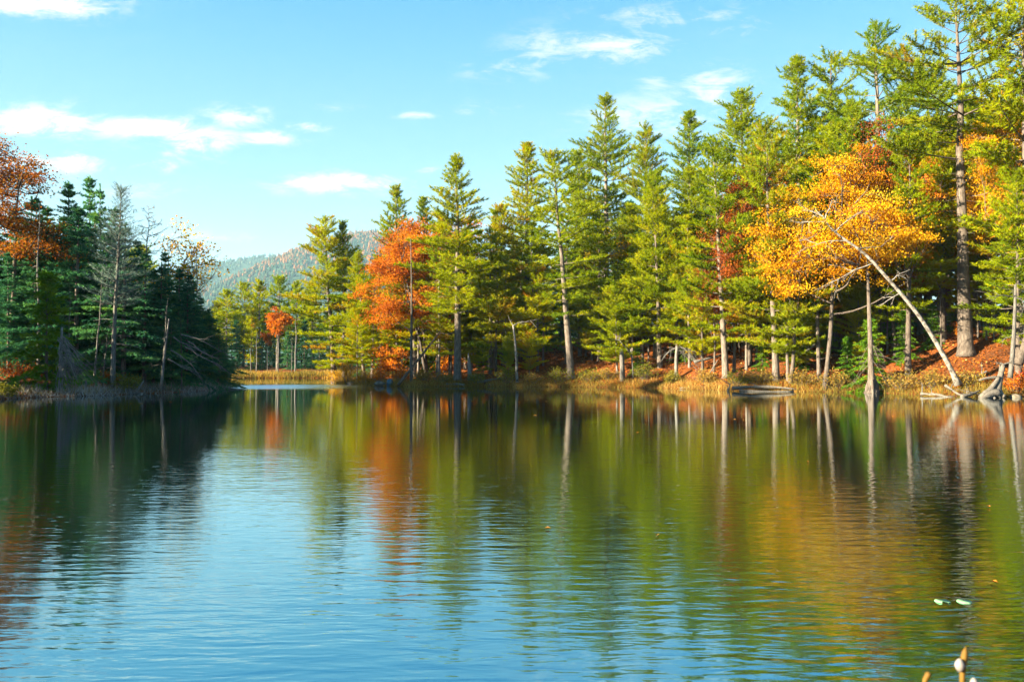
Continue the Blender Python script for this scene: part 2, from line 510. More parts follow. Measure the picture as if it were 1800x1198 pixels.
def ground_h(P):
    P = np.asarray(P, float).reshape(-1, 2)
    d = lake_dist(P)
    x, y = P[:, 0], P[:, 1]
    wob = 0.10 * np.sin(x * 1.3 + 0.7 * y) + 0.08 * np.sin(2.1 * y - 0.9 * x) + 0.18 * np.sin(0.31 * x + 0.23 * y)
    rightness = np.clip((x + 12) / 25, 0, 1) * np.clip((130 - y) / 30, 0, 1)
    leftness = np.clip((-x - 30) / 12, 0, 1) * np.clip((100 - y) / 20, 0, 1)
    dd = np.maximum(d, 0)
    bank = 0.22 * np.minimum(dd, 1.0) + 0.06 * dd * np.exp(-dd / 60)
    slope = rightness * (0.32 * np.minimum(dd, 12) + 0.10 * np.clip(dd - 14, 0, 40)) * np.clip(dd / 3, 0, 1)
    slope += leftness * (0.10 * np.minimum(dd, 12) + 0.20 * np.clip(dd - 12, 0, 60)) * np.clip(dd / 3, 0, 1)
    z = bank + slope + wob * np.clip(dd / 4, 0, 1)
    near = (y < 6) & (d > 0)
    z = np.where(near, 0.18 * np.minimum(dd, 3), z)
    return np.where(d < 0, np.maximum(-0.35 * (-d) - 0.02, -1.6), z)


def gz(x, y):
    return float(ground_h([[x, y]])[0])


xs = np.concatenate([[-6000, -4000, -2600, -1800, -1200, -800, -500, -330, -230, -180], np.arange(-150, 150.1, 1.5), [180, 230, 330, 500, 800, 1200, 1800, 2600, 4000, 6000]])
ys = np.concatenate([[-3000, -1500, -700, -300, -120, -50, -20, -6], np.arange(-2, 230, 1.5), [250, 290, 350, 450, 600, 850, 1200, 1800, 2600, 4000, 6000, 8500]])
gx, gy = np.meshgrid(xs, ys)
gP = np.stack([gx.ravel(), gy.ravel()], 1)
gH = ground_h(gP)
g = MB()
nx, ny = len(xs), len(ys)
ii = (np.arange(ny - 1)[:, None] * nx + np.arange(nx - 1)[None, :]).ravel()
g.add(np.column_stack([gP, gH]), None, np.stack([ii, ii + 1, ii + nx + 1, ii + nx], 1))
tag(obj('ground', g.mesh('ground', M['ground'], True)), 'leaf-strewn forest floor round the lake', None, None, 'structure')
w = MB()
w.add([(-80, 2.6, 0), (62, 2.6, 0), (62, 124, 0), (-80, 124, 0)], None, [(0, 1, 2, 3)])
tag(obj('water', w.mesh('water', M['water'])), 'still lake water with fine ripples', None, None, 'structure')

# ------------------------------------------------------------------ hills
rng = np.random.default_rng(5)


def fbm(x, y, seed=0):
    r = np.random.default_rng(seed)
    out = np.zeros_like(x)
    for k in range(6):
        f = 0.0016 * 1.9 ** k
        a = r.uniform(0, 6.28, 4)
        out += (np.sin(x * f * 1.1 + y * f * .6 + a[0]) * np.sin(y * f * 1.3 - x * f * .4 + a[1])) / 1.7 ** k
    return out


def ridge_mesh(name, crest, y0, depth_front, depth_back, seed, label, tint_fn, ntrees):
    """crest: list of (u, v) pixels on the skyline, taken at distance y0"""
    cu = np.array([c[0] for c in crest], float)
    pts = np.array([at_y(u, v, y0) for u, v in crest])
    X = np.linspace(pts[0, 0], pts[-1, 0], 110)
    Z = np.interp(X, pts[:, 0], pts[:, 2])
    T = np.linspace(-1, 1, 50)

    def h(x, t):
        zc = np.interp(x, pts[:, 0], pts[:, 2])
        prof = np.where(t < 0, np.clip(1 + t, 0, 1) ** 0.85, np.clip(1 - t, 0, 1) ** 0.8)
        y = y0 + np.where(t < 0, t * depth_front, t * depth_back)
        n = fbm(x * .6, y * .6, seed) * 27 * np.sin(np.clip(np.abs(t), 0, 1) * math.pi)
        return y, np.maximum(zc * prof + n * np.clip(zc / 250, 0, 1), -3)
    gx_, gt = np.meshgrid(X, T)
    gy_, gz_ = h(gx_, gt)
    b = MB()
    n, mm = len(X), len(T)
    ii = (np.arange(mm - 1)[:, None] * n + np.arange(n - 1)[None, :]).ravel()
    b.add(np.column_stack([gx_.ravel(), gy_.ravel(), gz_.ravel()]), None, np.stack([ii, ii + 1, ii + n + 1, ii + n], 1), 0.35)
    o = tag(obj('hill', b.mesh(name, M['canopy'], True)), label, None, None, 'structure')
    # tree cover on the slope that faces the lake
    r = np.random.default_rng(seed + 50)
    tx = r.uniform(X[0], X[-1], ntrees)
    tt = -r.uniform(0, 1, ntrees) ** 1.2 * 0.95 + 0.02
    ty, tz = h(tx, tt)
    s = r.uniform(6, 12, ntrees)
    con = r.random(ntrees) < 0.45
    tint = tint_fn(tx, ty, tz, con, r)
    k = 6
    ang = np.linspace(0, 2 * math.pi, k, endpoint=False)
    hgt = np.where(con, 2.1, 1.3) * s
    wid = np.where(con, 0.42, 0.62) * s
    jit = r.uniform(.75, 1.25, (ntrees, k))
    ring1 = np.stack([tx[:, None] + wid[:, None] * jit * np.cos(ang), ty[:, None] + wid[:, None] * jit * np.sin(ang), (tz + hgt * 0.22)[:, None] + np.zeros(k)], -1)
    w2 = np.where(con, 0.5, 0.85) * wid
    ring2 = np.stack([tx[:, None] + w2[:, None] * jit * np.cos(ang + .4), ty[:, None] + w2[:, None] * jit * np.sin(ang + .4), (tz + hgt * 0.66)[:, None] + np.zeros(k)], -1)
    top = np.stack([tx, ty, tz + hgt], -1)[:, None, :]
    bot = np.stack([tx, ty, tz - 2], -1)[:, None, :]
    V = np.concatenate([ring1, ring2, top, bot], 1)
    fs = []
    for j in range(k):
        q = (j + 1) % k
        fs += [(j, q, k + q), (j, k + q, k + j), (k + j, k + q, 2 * k), (q, j, 2 * k + 1)]
    fs = np.array(fs)
    base = (np.arange(ntrees) * (2 * k + 2))[:, None, None]
    b = MB()
    b.add(V.reshape(-1, 3), (fs[None] + base).reshape(-1, 3), None, np.repeat(tint, len(fs)))
    tag(obj('hillside_forest', b.mesh(name + '_forest', M['canopy'])), label.replace('wooded', 'distant trees covering the'), 'forest', None, 'stuff')


def tint_far(tx, ty, tz, con, r):
    return np.where(con, r.uniform(0.0, 0.2, len(tx)), r.uniform(0.1, 0.5, len(tx)))


def tint_near(tx, ty, tz, con, r):
    hi = np.clip((tz - 200) / 200, 0, 1)
    warm = r.random(len(tx)) < 0.12 + 0.6 * hi
    return np.where(warm, r.uniform(0.6, 1.0, len(tx)), r.uniform(0.05, 0.45, len(tx)))


ridge_mesh('far_ridge', [(-1500, 600), (-700, 575), (-200, 520), (120, 490), (300, 478), (380, 464), (430, 455), (470, 450), (515, 451), (560, 470), (700, 520), (1000, 560), (1600, 610)], 4200.0, 1500, 1500, 3, 'blue wooded far ridge at the end of the lake', tint_far, 16000)
ridge_mesh('near_ridge', [(300, 560), (400, 520), (455, 482), (490, 458), (520, 444), (560, 428), (600, 416), (640, 408), (680, 412), (800, 440), (1000, 470), (1400, 520), (2000, 600)], 3200.0, 1300, 1300, 11, 'orange wooded hillside rising behind the shore pines', tint_near, 16000)


# ------------------------------------------------------------------ tree generators
def unit(v):
    v = np.asarray(v, float)
    return v / (np.linalg.norm(v, axis=-1, keepdims=True) + 1e-9)


def trunk_path(H, rng, bend=0.25, n=10):
    t = np.linspace(0, 1, n)
    off = np.cumsum(rng.standard_normal((n, 2)) * bend * H / 28 / 3, axis=0)
    off -= np.outer(t, off[-1]) * 0.8
    off *= (t ** 0.7)[:, None]
    off[0] = 0
    return np.column_stack([off, t * H])


def flared(r0, t):
    return r0 * (1 - t) ** 0.85 * (1 + 0.45 * np.exp(-t * 45)) + 0.012


def conifer(seed, H, cb=0.2, R_=4.5, space=1.0, nb=(4, 6), prof='pine', r0=None, e_low=-5, e_top=42, curve=0.15, twig_step=0.24, tuft_step=0.18,
            nL=0.31, nW=0.056, nn=12, spread=0.85, up=0.3, s0=0.25, dead=0.4, gap=0.10, tint0=0.45, detail=1.0, irregular=0.3, twl=0.42, top_tuft=True, bend=0.25):
    """a whorled evergreen: returns (trunk mesh builder, crown mesh builder)"""
    rng = np.random.default_rng(seed)
    wood, crown = MB(), MB()
    r0 = r0 or H * 0.0125
    tp = trunk_path(H, rng, bend)
    tt = np.linspace(0, 1, len(tp))
    tq = np.unique(np.concatenate([[0, 0.012, 0.03], tt]))
    tpp = np.column_stack([np.interp(tq, tt, tp[:, k]) for k in range(3)])
    wood.tube(tpp, flared(r0, tq), 9, True, 0.5, rng, 0.04)

    def tpos(z):
        return np.array([np.interp(z, tp[:, 2], tp[:, 0]), np.interp(z, tp[:, 2], tp[:, 1]), z])
    TP, TD, TT = [], [], []
    z = cb * H
    az0 = rng.uniform(0, 6.28)
    while z < H * 0.985:
        t = min(max((z / H - cb) / (1 - cb), 0.0), 1.0)
        if prof == 'pine':
            L0 = R_ * min(1.0, 0.6 + 1.6 * t) * (1 - t) ** 0.50
        elif prof == 'spire':
            L0 = R_ * min(1.0, 0.75 + 1.0 * t) * (1 - t) ** 0.68
        elif prof == 'flat':
            L0 = R_ * min(1.0, 0.5 + 1.2 * t) * (1 - t ** 2.4) ** 0.8
        else:
            L0 = R_ * (1 - t) ** 0.9
        L0 = max(L0, 0.35)
        k = rng.integers(nb[0], nb[1] + 1)
        az0 += rng.uniform(0.4, 1.4)
        whorl = rng.uniform(1 - irregular, 1 + irregular * 0.6)
        for j in range(k):
            if t < 0.9 and rng.random() < gap:
                continue
            L = L0 * whorl * rng.uniform(0.6, 1.2)
            if rng.random() < 0.07 and t < 0.8:
                L *= 1.3
            phi = az0 + j * 2 * math.pi / k + rng.normal(0, 0.25)
            e = R(e_low + (e_top - e_low) * t ** 1.5 + rng.normal(0, 5))
            cv = curve * (1 - 0.6 * t) + rng.normal(0, 0.04)
            h = np.array([math.cos(phi), math.sin(phi), 0])
            zb = z + rng.normal(0, 0.12 * space)
            p0 = tpos(min(max(zb, 0.3), H * 0.99))
            side = np.array([-h[1], h[0], 0]) * rng.normal(0, 0.10)
            S = np.linspace(0, 1, 6)
            pts = p0 + L * (np.outer(S * math.cos(e), h) + np.outer(S ** 2, side)) + np.outer(L * (math.sin(e) * S + cv * S ** 2), [0, 0, 1])
            wood.tube(pts, (0.012 + 0.011 * L) * (1 - 0.85 * S), 4, False)
            dp = np.gradient(pts, axis=0)
            dp = unit(dp)
            btint = tint0 + rng.normal(0, 0.16)
            ns = max(3, int(L * (1 - s0) / twig_step))
            for i in range(ns + 1):
                s = s0 + (1 - s0) * (i + rng.uniform(-.3, .3)) / ns
                s = min(max(s, 0.05), 1.0)
                bp = np.array([np.interp(s, S, pts[:, q]) for q in range(3)])
                bd = unit(np.array([np.interp(s, S, dp[:, q]) for q in range(3)]))
                if i == ns:
                    td, tl = bd, 0.35 + 0.05 * L
                else:
                    sg = 1 if i % 2 else -1
                    ang = sg * R(rng.uniform(38, 68))
                    ca, sa = math.cos(ang), math.sin(ang)
                    td = np.array([bd[0] * ca - bd[1] * sa, bd[0] * sa + bd[1] * ca, bd[2] + rng.uniform(0.0, 0.25)])
                    td = unit(td)
                    tl = twl * L * (1.15 - min(s, 1.0)) ** 0.8 * (0.45 + 0.55 * min(1, s / 0.45)) * rng.uniform(.6, 1.2) + 0.22
                q = np.arange(0.08, tl + 0.05, tuft_step)
                P = bp + np.outer(q, td)
                P[:, 2] += 0.10 * (q / max(tl, .1)) ** 2 * tl * (1 if curve > 0 else -1.5)
                TP.append(P)
                TD.append(np.repeat(td[None], len(q), 0))
                TT.append(np.full(len(q), btint + rng.normal(0, .05)))
        z += space * rng.uniform(0.7, 1.3) * (1 - 0.45 * max(t, 0))
    if top_tuft:
        q = np.arange(H - 0.9, H + 0.1, tuft_step)
        TP.append(np.array([tpos(min(a, H)) for a in q]))
        TD.append(np.repeat([[0, 0, 1.0]], len(q), 0))
        TT.append(np.full(len(q), tint0))
    TP, TD, TT = np.vstack(TP), np.vstack(TD), np.concatenate(TT)
    m = len(TP)
    P = np.repeat(TP, nn, 0) + rng.normal(0, 0.03, (m * nn, 3))
    D = np.repeat(TD, nn, 0) + spread * rng.standard_normal((m * nn, 3))
    D[:, 2] += up
    D = unit(D)
    tint = np.repeat(TT, nn) + rng.normal(0, 0.12, m * nn)
    tint = np.where(rng.random(m * nn) < 0.03, 1.0, np.clip(tint, 0, 0.95))
    crown.blades(P, D, nL * rng.uniform(.7, 1.25, m * nn), nW * rng.uniform(.7, 1.3, m * nn), tint, rng)
    # dead stubs under the crown
    if dead > 0:
        for _ in range(int(dead * cb * H * 2.0)):
            zb = rng.uniform(0.15, 1.0) * cb * H + 0.05 * H
            phi = rng.uniform(0, 6.28)
            L = rng.uniform(0.4, 2.0)
            p0 = tpos(zb)
            S = np.linspace(0, 1, 4)
            pts = p0 + np.outer(S * L, [math.cos(phi), math.sin(phi), rng.uniform(-.3, .25)]) + np.outer(S ** 2 * L * rng.uniform(-.3, .1), [0, 0, 1])
            wood.tube(pts, 0.03 * (1 - .8 * S), 3, False)
    return wood, crown


def bare_limb(wood, p0, d, L, r, rng, depth=2, droop=-0.1, sides=4, nkids=4):
    S = np.linspace(0, 1, 6)
    wig = np.cumsum(rng.normal(0, 0.05, (6, 3)), 0) * L * 0.5
    wig -= wig[0]
    pts = p0 + np.outer(S * L, unit(d)) + wig + np.outer(S ** 2 * L * droop, [0, 0, 1])
    wood.tube(pts, r * (1 - 0.85 * S) + 0.004, sides, False)
    if depth > 0:
        for _ in range(nkids):
            s = rng.uniform(0.25, 0.95)
            q = np.array([np.interp(s, S, pts[:, k]) for k in range(3)])
            dd = unit(unit(d) + rng.normal(0, 0.6, 3))
            bare_limb(wood, q, dd, L * rng.uniform(.25, .5), r * .45, rng, depth - 1, droop, 3, max(2, nkids - 1))
    return pts


def dead_conifer(seed, H, r0=0.16, cb=0.3, R_=2.2, n=60, droop=-0.15, kids=4):
    rng = np.random.default_rng(seed)
    wood = MB()
    tp = trunk_path(H, rng, 0.5)
    t = np.linspace(0, 1, len(tp))
    wood.tube(tp, flared(r0, t), 8, True, 0.5, rng, 0.05)
    for i in range(n):
        tz = cb + (1 - cb) * (i + rng.random()) / n
        z = tz * H
        p0 = np.array([np.interp(z, tp[:, 2], tp[:, 0]), np.interp(z, tp[:, 2], tp[:, 1]), z])
        phi = rng.uniform(0, 6.28)
        L = R_ * (1.05 - (tz - cb) / (1 - cb)) ** 0.7 * rng.uniform(.4, 1.1)
        bare_limb(wood, p0, [math.cos(phi), math.sin(phi), rng.uniform(-.2, .35)], L, 0.022 + 0.008 * L, rng, 2 if kids > 2 else 1, droop, 3, kids)
    return wood


def broadleaf(seed, H, cbase, width, nclump=70, nleaf=170, leaf=(0.20, 0.14), r0=0.22, fork=1, squash=0.55, csize=1.1, lean=(0, 0), tint0=0.5, flat_n=0.5, fill=0.8, ragged=0.2, depth=None):
    """trunk, limbs running to leaf clumps spread through the crown volume"""
    rng = np.random.default_rng(seed)
    wood, crown = MB(), MB()
    depth = depth or width
    ch = H - cbase
    cz = cbase + ch * 0.48
    stems = []
    for k in range(fork):
        n = 9
        t = np.linspace(0, 1, n)
        off = np.cumsum(rng.normal(0, 0.10, (n, 2)), 0) * H / 16
        off -= off[0]
        dx = 0.0 if fork == 1 else (k - (fork - 1) / 2) * width * 0.22
        pts = np.column_stack([off[:, 0] + dx * t + lean[0] * t, off[:, 1] + lean[1] * t + (0 if fork == 1 else 0.3 * k * t), t * H * (0.9 - 0.1 * k)])
        wood.tube(pts, flared(r0 * (1 if k == 0 else .8), t), 8, True, 0.5, rng, 0.04)
        stems.append(pts)
    C = []
    lobes = []
    while len(lobes) < 7:
        p = rng.uniform(-1, 1, 3)
        if 0.3 < np.linalg.norm(p) < 0.8:
            lobes.append((p, rng.uniform(.30, .52)))
    lobes.append((np.array([0, 0, .55]), .42))
    while len(C) < nclump:
        lc, lr = lobes[rng.integers(len(lobes))]
        q = rng.uniform(-1, 1, 3)
        r = np.linalg.norm(q)
        if r > 1 or rng.random() > 0.25 + 0.75 * r:
            continue
        p = lc + q * lr * [1, 1, .8]
        zz_ = p[2]
        taper = 1 - 0.30 * max(0, zz_)
        c = np.array([p[0] * width / 2 * taper, p[1] * depth / 2 * taper, cz + zz_ * ch / 2])
        c += rng.normal(0, ragged, 3)
        C.append(c)
    C = np.array(C)
    C[:, 0] += lean[0] * 0.8
    C[:, 1] += lean[1] * 0.8
    Ps, Ts = [], []
    nodes = [q for st in stems for q in st[2:]]
    nl = max(5, nclump // 14)
    for k in range(nl):
        st = stems[k % len(stems)]
        f = (k + rng.random()) / nl
        zb = cbase * 0.8 + (H * 0.82 - cbase * 0.8) * f
        p0 = np.array([np.interp(zb, st[:, 2], st[:, q]) for q in range(3)])
        phi = k * 2.4 + rng.normal(0, .4)
        rad = (0.36 * (1 - 0.55 * f)) * rng.uniform(.8, 1.2)
        S = np.linspace(0, 1, 8)
        tip = p0 + [math.cos(phi) * rad * width, math.sin(phi) * rad * depth, ch * rng.uniform(.10, .28) * (1.2 - .6 * f)]
        pts = p0 + np.outer(S, tip - p0) + np.outer(np.sin(S * math.pi), [0, 0, -.05 * ch]) + np.cumsum(rng.normal(0, .09, (8, 3)), 0) * S[:, None]
        wood.tube(pts, r0 * (.42 - .15 * f) * (1 - .8 * S) + .012, 5, False)
        nodes += list(pts[2:])
    nodes = np.array(nodes)
    for c in C:
        dv = c - nodes
        cost = np.linalg.norm(dv, axis=1) + 2.0 * np.maximum(0, nodes[:, 2] - c[2])
        p0 = nodes[np.argmin(cost)]
        S = np.linspace(0, 1, 6)
        mid = rng.normal(0, 0.2, 3)
        pts = p0 + np.outer(S, c - p0) + np.outer(np.sin(S * math.pi), mid + [0, 0, -0.1])
        wood.tube(pts, (0.012 + 0.010 * np.linalg.norm(c - p0)) * (1 - .8 * S), 4, False)
        for _ in range(3):
            e = c + rng.normal(0, csize * .6, 3)
            wood.tube(np.array([pts[3], (pts[4] + e) / 2 + rng.normal(0, .1, 3), e]), [0.02, 0.012, 0.005], 3, False)
        m = int(nleaf * rng.uniform(.6, 1.3))
        s = csize * rng.uniform(.7, 1.25)
        P = c + rng.standard_normal((m, 3)) * [s * .62, s * .62, s * squash * .62]
        Ps.append(P)
        Ts.append(np.full(m, tint0 + rng.normal(0, .22)))
    P, T = np.vstack(Ps), np.concatenate(Ts)
    Nn = rng.standard_normal((len(P), 3))
    Nn[:, 2] += flat_n
    T = np.clip(T + rng.normal(0, .14, len(P)), 0, 1)
    sc_ = rng.uniform(.7, 1.3, len(P))
    crown.leaves(P, unit(Nn), leaf[0] * sc_, leaf[1] * sc_, T, rng)
    return wood, crown


# ------------------------------------------------------------------ tree kinds: shared meshes
KIND = {}


def reg(key, name, H, wc, wood_mat='bark', leaf_mat='pine'):
    wood, crown = wc
    KIND[key] = (name, H, wood.mesh(name + '_trunk', M[wood_mat], True), crown.mesh(name + '_crown', M[leaf_mat]) if crown is not None else None)


# shore pines with layered plumes
reg('layer_a', 'white_pine', 22, conifer(11, 22, 0.20, 4.6, 1.15, (4, 5), 'pine', s0=0.28))
reg('layer_b', 'white_pine', 22, conifer(12, 22, 0.28, 4.2, 1.25, (4, 5), 'pine', s0=0.30, tint0=0.5))
reg('layer_c', 'white_pine', 22, conifer(13, 22, 0.14, 4.8, 1.05, (4, 6), 'pine', s0=0.26, tint0=0.52))
reg('layer_d', 'white_pine', 22, conifer(19, 22, 0.34, 4.4, 1.2, (4, 5), 'flat', s0=0.3, tint0=0.5))
reg('end_pine', 'white_pine', 19, conifer(14, 19, 0.10, 4.6, 0.95, (4, 6), 'pine', s0=0.25, e_low=-8, tint0=0.5))
reg('spire_a', 'white_pine', 23, conifer(15, 23, 0.30, 3.9, 0.85, (4, 6), 'spire', s0=0.2, e_top=55, gap=.15))
reg('spire_b', 'white_pine', 30, conifer(16, 30, 0.34, 5.0, 1.0, (4, 6), 'spire', s0=0.22, e_top=48, gap=.15, r0=.36))
reg('dense_a', 'white_pine', 24, conifer(17, 24, 0.16, 4.3, 0.8, (5, 6), 'pine', s0=0.22, tuft_step=.19))
reg('dense_b', 'white_pine', 24, conifer(18, 24, 0.22, 4.0, 0.85, (4, 6), 'spire', s0=0.22, tuft_step=.19))
reg('giant', 'white_pine', 30, conifer(21, 30, 0.48, 5.6, 1.15, (4, 5), 'flat', r0=0.42, s0=0.32, e_low=2, e_top=42, dead=1.2, irregular=.35, tint0=.5))
reg('open_top', 'white_pine', 28, conifer(22, 28, 0.40, 4.6, 1.3, (3, 5), 'flat', s0=0.35, e_low=5, e_top=45, irregular=.4))
reg('young', 'white_pine', 12, conifer(23, 12, 0.14, 3.2, 0.7, (4, 6), 'pine', r0=.11, s0=.15, twig_step=.2, e_low=5, e_top=55, tint0=.55, dead=.2))
reg('young_b', 'white_pine', 12, conifer(24, 12, 0.26, 3.4, 0.8, (4, 5), 'pine', r0=.11, s0=.2, twig_step=.2, e_low=0, e_top=50, tint0=.6, dead=.2))
# hemlocks
HK = dict(prof='cone', e_low=-8, e_top=35, curve=-0.14, twig_step=.2, tuft_step=.13, nL=.24, nW=.085, nn=6, spread=.6, up=-.05, s0=.10, twl=.40, irregular=.5, gap=.18, tint0=.45)
reg('hem_a', 'hemlock', 16, conifer(31, 16, 0.10, 3.9, 0.62, (4, 6), **HK), 'bark', 'hemlock')
reg('hem_b', 'hemlock', 16, conifer(32, 16, 0.22, 3.5, 0.60, (4, 6), **HK), 'bark', 'hemlock')
reg('hem_c', 'hemlock', 16, conifer(33, 16, 0.30, 3.4, 0.75, (3, 5), **{**HK, 'gap': .25}), 'bark', 'hemlock')
reg('hem_s', 'hemlock_sapling', 7, conifer(34, 7, 0.05, 2.4, 0.42, (4, 6), **{**HK, 'tint0': .7, 'nn': 6}), 'bark', 'hemgreen')
# far, coarser copies
FK = dict(nL=.6, nW=.15, nn=7, e_top=50, twig_step=.5, tuft_step=.34)
reg('far_a', 'white_pine', 18, conifer(41, 18, 0.35, 4.0, 1.0, (4, 5), 'pine', **FK))
reg('far_b', 'white_pine', 18, conifer(42, 18, 0.42, 3.4, 1.0, (4, 5), 'spire', **FK))
reg('far_c', 'white_pine', 18, conifer(43, 18, 0.15, 3.6, 0.9, (4, 5), 'pine', **FK))
reg('far_hem', 'hemlock', 14, conifer(44, 14, 0.08, 3.4, 0.8, (4, 6), **{**HK, 'nL': .45, 'nW': .16, 'twig_step': .4, 'tuft_step': .28}), 'bark', 'hemlock')
# broadleaf trees
reg('maple', 'maple_tree', 18, broadleaf(51, 18, 4.0, 14.5, 210, 200, (.175, .12), .18, 2, csize=1.0, squash=.42, ragged=.45), 'bark', 'orange')
reg('maple_b', 'maple_tree', 17, broadleaf(52, 17, 3.0, 10.5, 130, 190, (.175, .12), .16, 1, csize=1.0, squash=.42, ragged=.4, tint0=.45), 'bark', 'orange')
reg('gold', 'oak_tree', 19, broadleaf(153, 19, 7.0, 12.5, 200, 210, (.145, .10), .20, 1, csize=.95, tint0=.42, ragged=.6, squash=.38), 'bark', 'gold')
reg('gold_b', 'oak_tree', 16, broadleaf(54, 16, 6.0, 7.0, 70, 190, (.16, .11), .15, 1, csize=1.0), 'bark', 'gold')
reg('rust', 'oak_tree', 16, broadleaf(55, 16, 4.0, 7.5, 80, 190, (.16, .11), .16, 1, csize=1.0, tint0=.45), 'bark', 'rust')
reg('birch', 'birch_tree', 13, broadleaf(56, 13, 8.2, 4.8, 26, 90, (.16, .12), .09, 1, csize=.75, tint0=.8), 'birch', 'gold')
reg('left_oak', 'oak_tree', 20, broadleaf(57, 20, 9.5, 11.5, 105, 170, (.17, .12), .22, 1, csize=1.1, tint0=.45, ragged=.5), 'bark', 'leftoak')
reg('thin_maple', 'maple_tree', 14, broadleaf(58, 14, 7.5, 6.5, 55, 36, (.22, .16), .12, 1, csize=1.0, tint0=.6, ragged=.5), 'bark', 'gold')
reg('sapling_or', 'maple_sapling', 4, broadleaf(59, 4, 0.6, 3.6, 34, 60, (.19, .14), .035, 2, csize=.6, tint0=.5), 'bark', 'orange')
reg('sapling_ru', 'beech_sapling', 4.5, broadleaf(60, 4.5, 0.8, 3.8, 34, 50, (.19, .13), .035, 2, csize=.6), 'bark', 'rust')
reg('far_maple', 'maple_tree', 13, broadleaf(61, 13, 7.5, 6.0, 40, 60, (.45, .32), .16, 2, csize=1.0, tint0=.35), 'birch', 'orange')
# bare and dead trees
reg('dead_a', 'dead_pine', 15, conifer(71, 15, 0.42, 3.0, 0.5, (4, 6), 'spire', r0=.15, s0=.08, nn=4, nL=.30, nW=.03, tuft_step=.2, spread=.5, up=.1, e_low=5, e_top=50, dead=2.0), 'deadwood', 'lichen')
reg('dead_b', 'dead_tree', 13, (dead_conifer(72, 13, .13, .25, 1.5, 34, -.1, 2), None), 'deadwood')
reg('snag', 'dead_tree', 12, (dead_conifer(73, 12, .12, .15, .9, 22, -.25, 2), None), 'deadwood')
reg('pole', 'slim_tree', 14, conifer(81, 14, 0.72, 1.6, 0.8, (3, 5), 'pine', r0=.13, s0=.2, dead=1.6, bend=.5))
reg('bare', 'bare_tree', 12, (dead_conifer(74, 12, .10, .35, 2.8, 46, .25, 4), None), 'deadwood')

COUNT = {}


def ashore(u, y, margin):
    """the nearest distance along this line of sight that lies on dry land"""
    for k in range(60):
        for sg in (1, -1):
            yy = y + sg * 0.4 * k
            if lake_dist([[at_y(u, 640, yy)[0], yy]])[0] > margin:
                return yy
    return y


def place(key, u, y, vtop, label, cat='tree', group=None, wide=1.0, rz=None, utop=None, name=None, vbase=None):
    """stand a tree of a kind at pixel column u on the ground at distance y with its top at pixel row vtop"""
    nm, H0, tr, cr = KIND[key]
    i = COUNT[key] = COUNT.get(key, 0) + 1
    y = ashore(u, y, 0.6)
    x = at_y(u, 640, y)[0]
    z = gz(x, y)
    top = at_y(utop if utop is not None else u, vtop, y)
    if utop is None:
        top[0] = x
    H = max(1.0, top[2] - z)
    s = H / H0
    lean = math.atan2(top[0] - x, H)
    ang = rz if rz is not None else (hash((key, i * 7919)) % 628) / 100.0 if False else (i * 2.39996 + len(key))
    root = bpy.data.objects.new(name or nm, None)
    root.empty_display_size = 0.5
    COL.objects.link(root)
    root.matrix_basis = Matrix.Translation((x, y, z - 0.12)) @ Matrix.Rotation(lean, 4, 'Y') @ Matrix.Rotation(ang, 4, 'Z') @ Matrix.Diagonal((s * wide, s * wide, s, 1))
    obj('trunk', tr, root)
    if cr is not None:
        obj('crown', cr, root)
    tag(root, label, cat, group)
    return root

